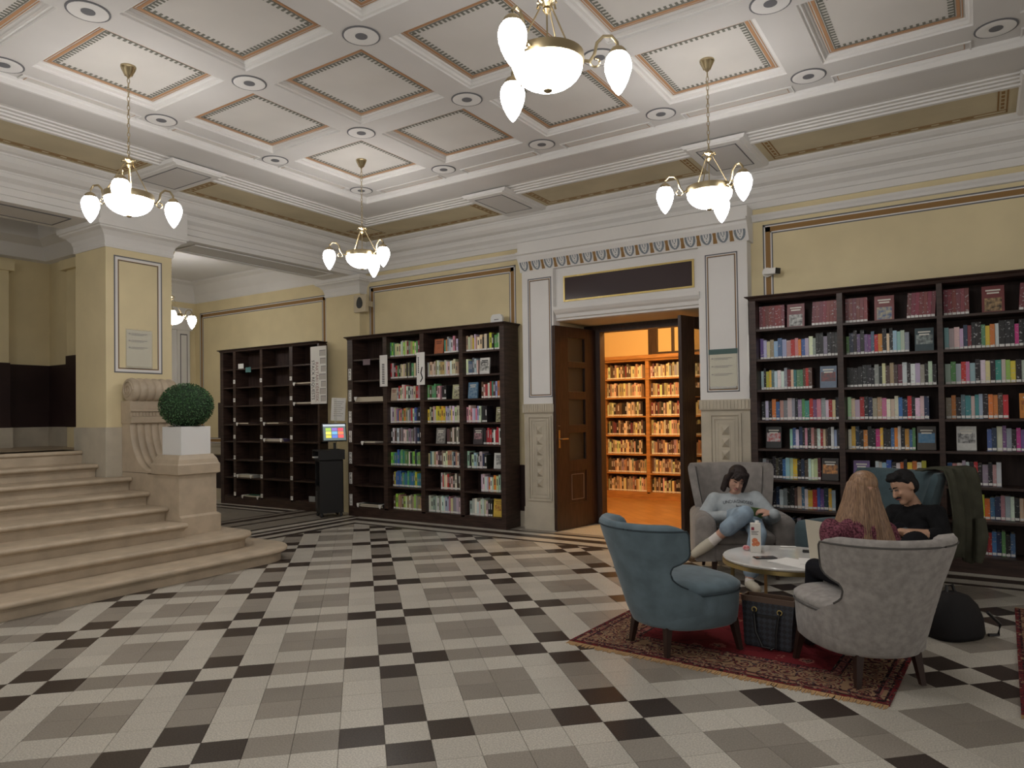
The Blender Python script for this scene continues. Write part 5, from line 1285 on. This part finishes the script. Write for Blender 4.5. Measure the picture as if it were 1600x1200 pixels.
# ---------------------------------------------------------------- man in black
mF = Vector((-.605, -.796, 0)); mRt = Vector((.796, -.605, 0))
man = empty('person', tuple(W(1425, 870, 3.80)), label='person in black sweater with short dark hair and moustache looking down', cat='person')
P = []
mh = W(1412, 761, 3.82); mR = basis((-.62, -.55, -.42), (-.2, .1, 1))
mn = W(1428, 791, 3.90); mc = W(1430, 822, 3.86); mb_ = W(1424, 850, 3.78)
head_prims(P, mh, mR, 0, 1.02)
P.append(('c', tuple(mh+Vector((.02, .03, -.06))), tuple(mn), .050, .058, 0))
sl, sr = W(1397, 801, 3.98), W(1463, 803, 3.74)
P += [('e', tuple(mc), (.165, .115, .15), basis(mF), 1), ('e', tuple(mb_), (.155, .125, .13), basis(mF), 1), ('c', tuple(sl), tuple(sr), .066, .066, 1), ('c', tuple(mn+Vector((0, 0, -.015))), tuple(mc), .066, .11, 1)]
er = W(1474, 838, 3.66); wr_ = W(1420, 832, 3.52); el = W(1383, 838, 3.85); wl_ = W(1396, 838, 3.60)
P += [('c', tuple(sr), tuple(er), .070, .060, 1), ('c', tuple(er), tuple(er.lerp(wr_, .35)), .058, .050, 1), ('c', tuple(er.lerp(wr_, .3)), tuple(wr_), .040, .029, 0), ('c', tuple(sl), tuple(el), .068, .058, 1), ('c', tuple(el), tuple(wl_), .054, .036, 1)]
hand(P, wr_, (-mRt*.85+mF*.3), (0, -.2, -1), 0, 1.0, .8, -1); hand(P, wl_, (mRt*.6+mF*.5), (0, -.2, -1), 0, 1.0, .8, 1)
hpm = Vector((mb_.x, mb_.y, .50))
for s, kx in ((-1, (1372, 872, 3.48)), (1, (1420, 872, 3.30))):
    k_ = W(*kx); k_.z = .485; ft = Vector((k_.x+mF.x*.10, k_.y+mF.y*.10, .05))
    P += [('c', tuple(hpm+mRt*s*.08), tuple(k_), .088, .068, 2), ('c', tuple(k_), tuple(ft+Vector((0, 0, .05))), .064, .048, 2), ('c', tuple(ft), tuple(ft+mF*.16+Vector((0, 0, -.008))), .042, .034, 3)]
blob_body('body', P, [M_skin2, M_bksw, M_trous, M_black], man)
face_parts(man, mh, mR, 1.02, M_hairk, M_hairk)
HM = [('e', (0, .026, .050), (.080, .090, .078)), ('e', (0, .050, .0), (.074, .058, .075)), ('c', (-.035, -.052, .092), (.035, -.052, .092), .020, .020), ('c', (-.045, -.02, .100), (.045, -.02, .100), .028, .028)]
for sx in (-1, 1): HM.append(('c', (sx*.068, .0, .055), (sx*.070, .008, .018), .016, .010))
hair_blob(man, mh, mR, 1.02, HM, M_hairk)

# ---------------------------------------------------------------- woman with long hair, seen from behind
wF = Vector((-.63, .777, 0)); wRt = Vector((.777, .63, 0))
wom = empty('person', tuple(W(1340, 905, 2.12)), label='person with very long light brown hair seen from behind in wine blouse', cat='person')
P = []
wh = W(1347, 768, 2.24); wR = basis((-.55, .75, -.45), (-.1, .3, 1)); 
wn = W(1345, 806, 2.20); wc = W(1346, 838, 2.19); wb = W(1345, 880, 2.11)
head_prims(P, wh, wR, 0, .98)
P.append(('c', tuple(wh+Vector((.0, -.01, -.04))), tuple(wn), .046, .052, 0))
s1, s2 = W(1308, 832, 2.07), W(1386, 830, 2.33)
P += [('e', tuple(wc), (.145, .10, .14), basis(wF), 1), ('e', tuple(wb), (.135, .11, .14), basis(wF), 1), ('c', tuple(s1), tuple(s2), .056, .056, 1), ('c', tuple(wn), tuple(wc), .055, .09, 1)]
P += [('e', tuple(W(1298, 834, 2.08)), (.062, .062, .090), I3, 1), ('e', tuple(s2+Vector((.01, 0, -.05))), (.06, .06, .085), I3, 1)]
e1 = W(1289, 862, 2.22); h1 = W(1293, 866, 2.48); e2 = W(1392, 872, 2.48); h2 = W(1330, 868, 2.62)
P += [('c', tuple(W(1298, 845, 2.08)), tuple(e1), .045, .038, 0), ('c', tuple(e1), tuple(h1), .036, .026, 0), ('c', tuple(s2+Vector((0, 0, -.06))), tuple(e2), .045, .038, 0), ('c', tuple(e2), tuple(h2), .036, .026, 0)]
hand(P, h1, (-.25, .9, .25), (.9, .2, .1), 0, .92, .8, 1); hand(P, h2, (-.5, .8, 0), (0, 0, -1), 0, .92, .8, 1)
hw_ = Vector((1.634, 2.03, .525))-wF*.04
P.append(('e', tuple(hw_), (.165, .15, .09), basis(wF), 2))
for s in (-1, 1):
    k_ = hw_+wF*.39+wRt*s*.075; k_.z = .50; ft = Vector((k_.x+wF.x*.06, k_.y+wF.y*.06, .055))
    P += [('c', tuple(hw_+wRt*s*.07), tuple(k_), .072, .055, 2), ('c', tuple(k_), tuple(ft+Vector((0, 0, .04))), .054, .042, 2), ('c', tuple(ft), tuple(ft+wF*.13+Vector((0, 0, -.006))), .038, .030, 3)]
blob_body('body', P, [M_skin, M_dress, M_trous, M_black], wom)
face_parts(wom, wh, wR, .98)
# long hair: fan of locks falling from the crown over the back
mb = MB(); o = Vector(wom.location); r = random.Random(4); rows = 12
crown = wh+Vector((0.0, -.01, .105))
back = -wF
ring = []
NL = 150
for k in range(rows):
    u = k/(rows-1); lay = []
    for j in range(NL):
        t = -1+2*j/(NL-1); ang = t*2.05        # around the back of the head
        d = back*math.cos(ang)+wRt*math.sin(ang)
        if u < .30:
            q = u/.30*PI/2; rad = .088*math.sin(q)**.9; z = crown.z-.008-.105*(1-math.cos(q)); c = crown
        else:
            q = (u-.30)/.70; rad = .088+.105*q*abs(t)**.8+.040*q; z = crown.z-.117-.40*q; c = crown+back*(.02*q)
        wob = .0022*math.sin(j*1.9+k*.25)+.0016*math.sin(j*4.7+1)+.003*math.sin(j*.31+k*.3)
        p = c+d*(rad+wob)*(1.0 if abs(t) < .8 else 1.0); lay.append(Vector((p.x, p.y, z+.01*math.sin(j*1.7)*(u > .95)))-o)
    ring.append(lay)
mb.rings(ring, closed=False, caps=False)
hair = mb.build('hair', M_hairl, wom, smooth=True, angle=180)
sd = hair.modifiers.new('t', 'SOLIDIFY'); sd.thickness = .02; sd.offset = -1
hair_blob(wom, wh, wR, .96, [('e', (0, .026, .040), (.080, .092, .080))], M_hairl, 'hair_crown')
# ================================================================= THINGS ON THE TABLE
TZ = 0.421
c = WZ(1181, 862, TZ); cx_, cy_ = c.x, c.y
ct = empty('juice_carton', (cx_, cy_, TZ), 0.25, 'white juice carton with red fruit picture on the marble table', 'carton')
cw, cd, chh = .072, .072, .205
MB().rings([[(-cw/2, -cd/2, z), (cw/2, -cd/2, z), (cw/2, cd/2, z), (-cw/2, cd/2, z)] for z in (0, chh)]).build('carton_body', mat('carton_white', (.70, .67, .62), .45), ct)
MB().lathe([(.014, chh), (.014, chh+.018), (.012, chh+.02)], (.012, 0, 0), 14).build('cap', M_paper, ct)
M_fr = mat('fruit_red', (.55, .10, .05), .5, var=1, col2=(.65, .28, .12), scale=60)
for k, (x, z, r) in enumerate(((-.005, .085, .020), (.010, .065, .019), (-.012, .058, .014))): MB().lathe([(r, 0), (r*.6, .0012)], n=14).build('printed_fruit', M_fr, ct).matrix_local = Matrix.Translation((x, -cd/2, z))@Matrix.Rotation(PI/2, 4, 'X')
MB().box(-.028, -.008, -cd/2-.0006, -cd/2, .160, .182).build('printed_mark', mat('dark_red_print', (.25, .03, .05), .5), ct)
mb = MB(); [mb.box(-.028, -.028+w, -cd/2-.0006, -cd/2, z, z+.004) for z, w in ((.148, .05), (.138, .04), (.128, .045))]; mb.build('printed_text', M_ink, ct)
mb = MB(); [mb.box(cw/2, cw/2+.0006, -.025, -.025+w, z, z+.004) for z, w in ((.165, .02), (.150, .04), (.140, .03), (.125, .045), (.115, .04), (.105, .045))]; mb.build('printed_text', mat('grey_print', (.3, .28, .27), .6), ct)
p = WZ(1206, 873, TZ); ph = empty('smartphone', (p.x-.045, p.y+.0, TZ), 0.62, 'dark smartphone lying on the marble table', 'phone')
MB().box(-.074, .074, -.036, .036, 0.0005, .008).build('phone_body', M_black, ph, bevel=.003); MB().box(-.070, .070, -.033, .033, .008, .0085).build('screen', mat('phone_screen', (.05, .045, .05), .08, .6), ph)
for k, (px_, py_, Yy, rz, lab) in enumerate(((1243, 880, 2.72, -.45, 'white paper sheets lying flat beside the smartphone'), (1287, 880, 2.72, .25, 'white paper corner lying near the grey armchair'))):
    p = WZ(px_, py_, TZ); sh = empty('paper_sheet', (p.x, p.y, TZ), rz, lab, 'paper')
    MB().box(-.15, .15, -.105, .105, .0005+.005*k, .0025+.005*k).build('sheet', M_paper, sh)
    if k == 0: MB().box(-.14, .155, -.10, .11, .0026, .004).build('top_sheet', M_paper, sh).rotation_euler = (0, 0, .1)
p = WZ(1166, 860, TZ); rp = empty('red_wrapper', (p.x, p.y, TZ), 0, 'small crumpled red and white wrapper beside the carton', 'wrapper')
MB().sphere((0, 0, .02), .022, 10, 7, sq=(1.2, .8, .9)).build('wrapper', mat('wrapper_red', (.45, .05, .07), .4, var=1, col2=(.75, .5, .5), scale=50), rp, smooth=True)
p = WZ(1286, 874, TZ); bd = empty('reading_sheet', (p.x-.01, p.y-.03, TZ), 0.9, 'cream sheet held upright at the table edge by the long-haired woman', 'paper')
MB().rings([[(-.085, -.002, .002), (.085, -.002, .002), (.085, .0, .002), (-.085, .0, .002)], [(-.06, .07, .27), (.10, .06, .24), (.10, .063, .24), (-.06, .073, .27)]]).build('sheet', mat('cream_paper', (.62, .57, .46), .7), bd)
p = WZ(1268, 863, TZ); dk = empty('dark_case', (p.x, p.y, TZ), 0.2, 'flat black case at the far edge of the marble table', 'case'); MB().box(-.06, .06, -.03, .03, 0.0005, .012).build('case_body', M_black, dk, bevel=.004)
# pen lying on the girl's chair arm side
p = W(1216, 845, 3.62); pn = empty('white_pen', tuple(p), 0.5, 'white pen lying at the far edge of the marble table', 'pen'); pn.location.z = .425
pn.location = Vector((.985, 3.27, TZ+.0065)); pn.rotation_euler = (0, 0, .35); MB().tube([(-.055, 0, 0), (.055, 0, 0)], .006, 8).build('barrel', M_paper, pn)
# green book in the girl's hands and phone in the other
p = W(1182, 801, 3.88); gb = empty('green_book', tuple(p), 0, 'small green book held open by the reading girl', 'book')
gb.rotation_euler = (.35, 0.15, .47)
MB().box(-.055, .0, -.004, .0, -.045, .045).build('cover', mat('green_cover', (.10, .17, .06), .5), gb); MB().box(0.0, .055, -.004, .0, -.045, .045).build('cover', MATS['green_cover'], gb)
MB().box(-.05, .05, .0, .010, -.041, .041).build('pages', M_pages, gb)
# ================================================================= BAGS AND JACKET
hb = empty('tote_bag', (1.108, 2.20, .0095), -0.07, 'dark patterned tote bag with black handles between the two front chairs', 'bag')
def bagmat():
    m = bpy.data.materials.new('monogram_canvas'); m.use_nodes = True; N = m.node_tree.nodes; L = m.node_tree.links; b = N['Principled BSDF']; b.inputs['Roughness'].default_value = .55
    tc = N.new('ShaderNodeTexCoord'); mp = N.new('ShaderNodeMapping'); mp.inputs['Rotation'].default_value = (0, PI/4, 0); mp.inputs['Scale'].default_value = (42, 1, 42); ck = N.new('ShaderNodeTexChecker'); ck.inputs['Scale'].default_value = 1
    ck.inputs['Color1'].default_value = (.014, .015, .020, 1); ck.inputs['Color2'].default_value = (.028, .033, .045, 1)
    L.new(tc.outputs['Object'], mp.inputs['Vector']); L.new(mp.outputs['Vector'], ck.inputs['Vector']); L.new(ck.outputs['Color'], b.inputs['Base Color']); return m
M_bag = bagmat(); M_strap = mat('black_leather', (.010, .010, .011), .4, .5); M_trim = mat('brown_leather', (.10, .06, .04), .5)
def rct(w, d, z): return [(-w, -d, z), (w, -d, z), (w, d, z), (-w, d, z)]
MB().rings([rct(.128, .065, 0.0), rct(.138, .07, .01), rct(.146, .066, .15), rct(.155, .055, .275), rct(.148, .048, .275), rct(.138, .055, .03)], caps=False).build('bag_body', M_bag, hb)
MB().box(-.128, .128, -.065, .065, .0005, .006).build('bag_base', M_strap, hb)
mb = MB(); mb.rings([rct(.157, .057, .268), rct(.158, .056, .300), rct(.146, .046, .300), rct(.146, .046, .268)], caps=False); mb.build('top_trim', M_trim, hb)
for sx in (-1, 1):
    MB().tube([(sx*.075, -.062, .225), (sx*.072, -.085, .20), (sx*.06, -.095, .10), (sx*.04+.02, -.10, .02), (.03, -.105, .012)], .008, 7).build('handle', M_strap, hb, smooth=True)
    mb = MB(); mb.tube([(sx*.075+.014*math.cos(a), -.068, .225+.014*math.sin(a)) for a in np.linspace(0, 2*PI, 13)], .0035, 6); mb.build('ring', M_gold, hb, smooth=True)
MB().box(-.075, .075, -.070, -.063, .185, .2).build('front_strap', M_strap, hb)
bp = empty('backpack', (2.03, 3.02, 0), 0.9, 'black backpack slumped on the floor behind the grey armchair', 'bag')
MB().rings([[(hw*math.copysign(abs(math.cos(a))**.7, math.cos(a)), hd*math.copysign(abs(math.sin(a))**.7, math.sin(a))+off, z) for a in np.linspace(0, 2*PI, 28, endpoint=False)] for hw, hd, z, off in ((.165, .12, .0005, 0), (.18, .13, .03, 0), (.175, .125, .12, .005), (.15, .105, .20, .01), (.10, .075, .255, .015), (.04, .035, .275, .02))]).build('bag_body', mat('black_nylon', (.010, .009, .010), .75, .3, bump=.4, bscale=14), bp, smooth=True, angle=180)
MB().tube([(-.03, .02, .262), (-.02, .03, .31), (.03, .03, .31), (.04, .02, .262)], .01, 7).build('carry_loop', M_strap, bp, smooth=True)
MB().tube([(.16, -.10, .16), (.24, -.12, .08), (.25, -.10, .01), (.19, -.08, .008)], .010, 7).build('shoulder_strap', M_strap, bp, smooth=True)
sb = empty('shoulder_bag', (-.04, 3.68, 0), 0.5, 'flat black shoulder bag on the floor behind the blue armchair', 'bag')
MB().rings([[(.23*w*math.copysign(abs(math.cos(a))**.6, math.cos(a)), .13*w*math.copysign(abs(math.sin(a))**.6, math.sin(a)), z) for a in np.linspace(0, 2*PI, 24, endpoint=False)] for w, z in ((.95, .0005), (1, .03), (.97, .075), (.80, .10), (.3, .112))]).build('bag_body', M_strap, sb, smooth=True, angle=180)
MB().tube([(-.18, .03, .09), (-.1, -.06, .12), (.08, -.07, .12), (.18, .02, .09)], .009, 7).build('strap', M_strap, sb, smooth=True)
# olive jacket draped over the right wing of the teal chair
jk = empty('jacket', tuple(Vector((MC[0], MC[1], 0))), MR, 'olive green jacket draped over the wing of the teal chair', 'jacket')
R = []
rj = random.Random(2)
for k in range(15):           # from inside of the wing, over the top, down the outside (chair local: sitter's left = -x is image right)
    u = k/14; ring = []
    for j in range(17):
        v = j/16
        y = -.58+.34*v+.03*math.sin(3*v+2*u)
        fold = .010*math.sin(v*17+u*2)+.006*math.sin(v*31+1)
        if u < .25: x = -.16-.05*u/.25; z = .972
        elif u < .45: q = (u-.25)/.2; x = -.21-.215*q; z = .975+.02*math.sin(q*PI)
        else: q = (u-.45)/.55; x = -.425-.03*q-.02*math.sin(q*3); z = .965-.66*q-.03*math.sin(v*6)*q
        ring.append((x-fold*(1 if u > .3 else -.4), y-.06*(z-.5)*0-(.10 if z > .6 else .10-.12*(.6-z)), z+fold*.5))
    R.append(ring)
j = MB(); j.rings(R, closed=False, caps=False); jo = j.build('jacket_cloth', mat('olive_cotton', (.060, .060, .043), .9, .1, var=.15, scale=9, bump=.3, bscale=14), jk, smooth=True, angle=180)
sd = jo.modifiers.new('t', 'SOLIDIFY'); sd.thickness = .012
MB().tube([(-.50, -.58, .62), (-.52, -.57, .50), (-.52, -.55, .38), (-.505, -.54, .30)], [.035, .042, .036, .028], 10).build('sleeve', MATS['olive_cotton'], jk, smooth=True)
# ================================================================= PLANTER, KIOSK, WALL THINGS
pl = empty('planter', (-4.67, 2.03, 1.0755), 0, 'white square planter box with clipped boxwood ball on the stair pedestal', 'planter')
MB().rings([rct(.165, .165, 0.0), rct(.165, .165, .285), rct(.150, .150, .285), rct(.150, .150, .26)]).build('box', mat('white_lacquer', (.74, .74, .73), .3, .5), pl)
MB().lathe([(.155, .283), (.175, .286), (.175, .29), (.02, .291)], n=28).build('saucer', M_black, pl)
ball = MB().sphere((0, 0, .50), .245, 32, 20, sq=(1.0, 1.0, .87)).build('foliage_core', mat('boxwood_core', (.018, .040, .018), .9), pl, smooth=True)
M_leaf = mat('boxwood_leaf', (.050, .115, .045), .6, .3, var=.5, scale=40)
mb = MB(); rl = random.Random(8); cen = Vector((0, 0, .50))
for k in range(5200):
    z = rl.uniform(-1, 1); a = rl.uniform(0, 2*PI); q = math.sqrt(1-z*z); n = Vector((q*math.cos(a), q*math.sin(a), z)); p = cen+Vector((n.x*.252, n.y*.252, n.z*.220))*rl.uniform(.955, 1.05)
    t = (n.orthogonal()).normalized(); t.rotate(Matrix.Rotation(rl.uniform(0, 6.28), 3, n)); d = (n*.75+t*.8).normalized(); s_ = d.cross(n).normalized() if d.cross(n).length > 1e-3 else t
    L_ = rl.uniform(.013, .020); w_ = L_*.36
    mb.v += [tuple(p-s_*w_*.3), tuple(p+d*L_*.5-s_*w_), tuple(p+d*L_), tuple(p+d*L_*.5+s_*w_)]; i = len(mb.v); mb.f.append((i-4, i-3, i-2, i-1)); mb.m.append(0)
me = bpy.data.meshes.new('leaves'); me.from_pydata(mb.v, [], mb.f); me.materials.append(M_leaf); lo_ = bpy.data.objects.new('leaves', me); COL.objects.link(lo_); lo_.parent = pl; tag(lo_, kind='stuff')
# kiosk with monitor
kk = empty('catalogue_kiosk', (-5.76, 4.97, 0), -0.52, 'black catalogue kiosk cabinet between the two left bookcases', 'kiosk')
M_kb = mat('black_laminate', (.011, .010, .010), .45, .4)
mb = MB(); mb.box(-.14, .16, -.17, .17, .06, .10); mb.box(-.14, .16, .15, .17, .10, .82); mb.box(-.14, -.12, -.17, .17, .10, .82); mb.box(.14, .16, -.17, .17, .10, .82); mb.box(-.14, .16, -.17, .17, .80, .82); mb.box(-.12, .14, -.16, .15, .42, .44); mb.box(-.12, .14, -.168, -.15, .10, .42)
mb.build('cabinet', M_kb, kk)
mb = MB(); mb.box(-.24, .18, -.19, .19, .825, .845); mb.box(-.24, .18, -.19, .19, .945, .965); mb.box(-.24, -.22, -.19, .19, .845, .945); mb.box(.16, .18, -.19, .19, .845, .945); mb.box(-.22, .16, .17, .19, .845, .945); mb.build('keyboard_shelf', M_kb, kk)
MB().box(-.20, -.05, -.20, -.10, .8455, .862).build('paper_tray', M_paper, kk)
for x in (-.11, .13):
    for y in (-.14, .14): MB().lathe([(.02, 0.0005), (.025, .02), (.02, .05), (.012, .062)], (x, y, 0), 10).build('castor', M_black, kk)
MB().box(-.10, .04, -.176, -.169, .12, .36).build('front_panel', mat('dark_grey_panel', (.03, .03, .032), .5), kk)
mo = empty('monitor', (-5.655, 4.985, .9655), 1.0, 'small tilted touch screen showing coloured tiles on the kiosk', 'monitor')
MB().lathe([(.07, 0), (.07, .008), (.02, .012), (.02, .10)], n=16).build('stand', M_black, mo)
sc = MB().box(-.175, .175, -.012, .012, 0, .27).build('housing', M_black, mo); sc.location = (0, -.02, .12); sc.rotation_euler = (-.30, 0, 0)
M_scr = mat('lit_screen', (.09, .12, .12), .2, emit=.9)
MB().box(-.16, .16, -.0135, -.012, .015, .225).build('screen', M_scr, sc); MB().box(-.16, .16, -.0135, -.012, .225, .255).build('screen_bar', mat('lit_bar', (.45, .50, .55), .2, emit=.7), sc)
tc_ = [(.55, .50, .06), (.65, .60, .10), (.30, .45, .08), (.10, .16, .50), (.15, .35, .55), (.20, .12, .40), (.65, .08, .08), (.70, .18, .08), (.55, .06, .10)]
for q in range(9):
    a, b_ = q//3, q % 3; x = -.125+a*.088; z = .05+b_*.053
    MB().box(x, x+.078, -.0145, -.0135, z, z+.044).build('tile_icon', mat('icon_%d' % q, tc_[q], .3, emit=.9), sc)
ls = empty('leaflet_stand', (-5.44, 5.03, .9655), 0.75, 'printed leaflet in a clear stand behind the kiosk screen', 'leaflet'); ls.location = (-5.80, 5.14, .9655); ls.rotation_euler = (0, 0, .45)
o_ = MB().box(-.10, .12, 0, .004, .42, .76).build('leaflet', M_paper, ls); o_.rotation_euler = (-.05, 0.04, 0)
mb = MB(); [mb.box(-.06, .09-.02*(k % 3), -.001, 0, .70-k*.03, .707-k*.03) for k in range(8)]; q_ = mb.build('print_lines', mat('grey_print', (.3, .28, .27), .6), o_)
MB().box(-.02, .02, .004, .010, .0, .75).build('support', M_acrylic, ls)
# wall speaker, router, camera, notice holders
sp = empty('wall_speaker', (-5.43, 5.36, 3.0), 0, 'small cream wall speaker with dark grille beside the pilaster', 'speaker')
MB().box(-5.555, -5.31, 5.29, 5.36, 2.985, 3.245).build('cabinet', mat('cream_plastic', (.55, .47, .33), .5), sp, origin=sp.location, bevel=.01)
MB().rings([[(-5.43+.06*math.cos(a)*(1-.2*math.sin(a)), y, 3.125+.085*math.sin(a)) for a in np.linspace(0, 2*PI, 20, endpoint=False)] for y in (5.289, 5.283)]).build('grille', M_black, sp, origin=sp.location)
MB().box(-5.50, -5.36, 5.36, 5.499, 3.08, 3.16).build('bracket', mat('cream_plastic', (.55, .47, .33), .5), sp, origin=sp.location)
ro = empty('wifi_router', (-3.0, 5.33, 2.606), 0, 'white wireless router standing on the middle bookcase', 'router')
MB().rings([[(-.09+.012*e, -.02, z) , (.09-.012*e, -.02, z), (.09-.012*e, .02, z), (-.09+.012*e, .02, z)] for e, z in ((0, .0005), (0, .09), (1.5, .125), (3.5, .135))]).build('casing', mat('white_plastic', (.72, .72, .70), .4), ro)
MB().box(-.035, .035, -.0208, -.02, .06, .07).build('status_lights', M_linegray, ro)
cc = empty('security_camera', (0.35, 5.49, 2.90), 0, 'white bullet security camera on the wall above the right bookcase', 'camera')
MB().lathe([(.05, 0), (.05, .025), (.03, .03)], (0, 0, 0), 18).build('mount', M_paper, cc).rotation_euler = (PI/2, 0, 0)
b_ = MB().box(-.04, .13, -.035, .035, -.03, .035).build('housing', M_paper, cc, bevel=.012); b_.location = (.03, -.10, -.01); b_.rotation_euler = (0, .12, -.55)
MB().box(.13, .134, -.033, .033, -.026, .032).build('lens_face', M_black, b_); MB().tube([(0, -.02, 0), (.03, -.09, 0)], .014, 8).build('arm', M_paper, cc, smooth=True)
def notice(loc, rz, w, h, label, band=None):
    e = empty('notice_holder', loc, rz, label, 'notice')
    MB().box(-w/2, w/2, -.006, -.0005, 0, h).build('acrylic', M_acrylic, e); MB().box(-w/2+.01, w/2-.01, -.003, -.001, .02, h-.01).build('sheet', mat('notice_paper', (.64, .61, .49), .7), e)
    mb = MB(); z = h-.10 if band else h-.05
    for k in range(3):
        mb.box(-w/2+.03, -w/2+.05, -.0066, -.006, z-.006, z+.006); mb.box(-w/2+.06, w/2-.06, -.0066, -.006, z, z+.006); mb.box(-w/2+.06, w/2-.10, -.0066, -.006, z-.014, z-.009); z -= .075 if not band else .085
    mb.build('print_lines', mat('grey_print', (.3, .28, .27), .6), e)
    if band: MB().box(-w/2, w/2, -.0072, -.006, h-.055, h).build('header_band', mat('header_green', band, .5), e)
    MB().box(-w/2+.02, w/2-.02, -.03, -.006, 0.0, .012).build('ledge', M_acrylic, e)
    return e
notice((-5.4975, 1.998, 2.0), PI/2, .30, .425, 'clear notice holder with three printed lines on the yellow column')
notice((-.09, 5.3375, 1.69), 0, .31, .42, 'clear notice holder with green header on the right door pilaster', (.05, .10, .095))
sl = empty('edge_sign', (.235, 5.15, 1.60), 0, 'narrow white sign on the side of the right bookcase', 'sign'); MB().box(-.006, 0.004, -.03, .09, 0.22, .62).build('board', M_paper, sl)
cb2 = empty('wall_cabinet', (-8.95, 5.47, 1.2), 0, 'small brown wall box beside the bay bookcase', 'cabinet')
MB().box(-9.03, -8.74, 5.40, 5.497, 1.10, 1.72).build('body', M_door, cb2, origin=cb2.location); MB().box(-8.99, -8.78, 5.395, 5.40, 1.14, 1.68).build('door', M_wood, cb2, origin=cb2.location)
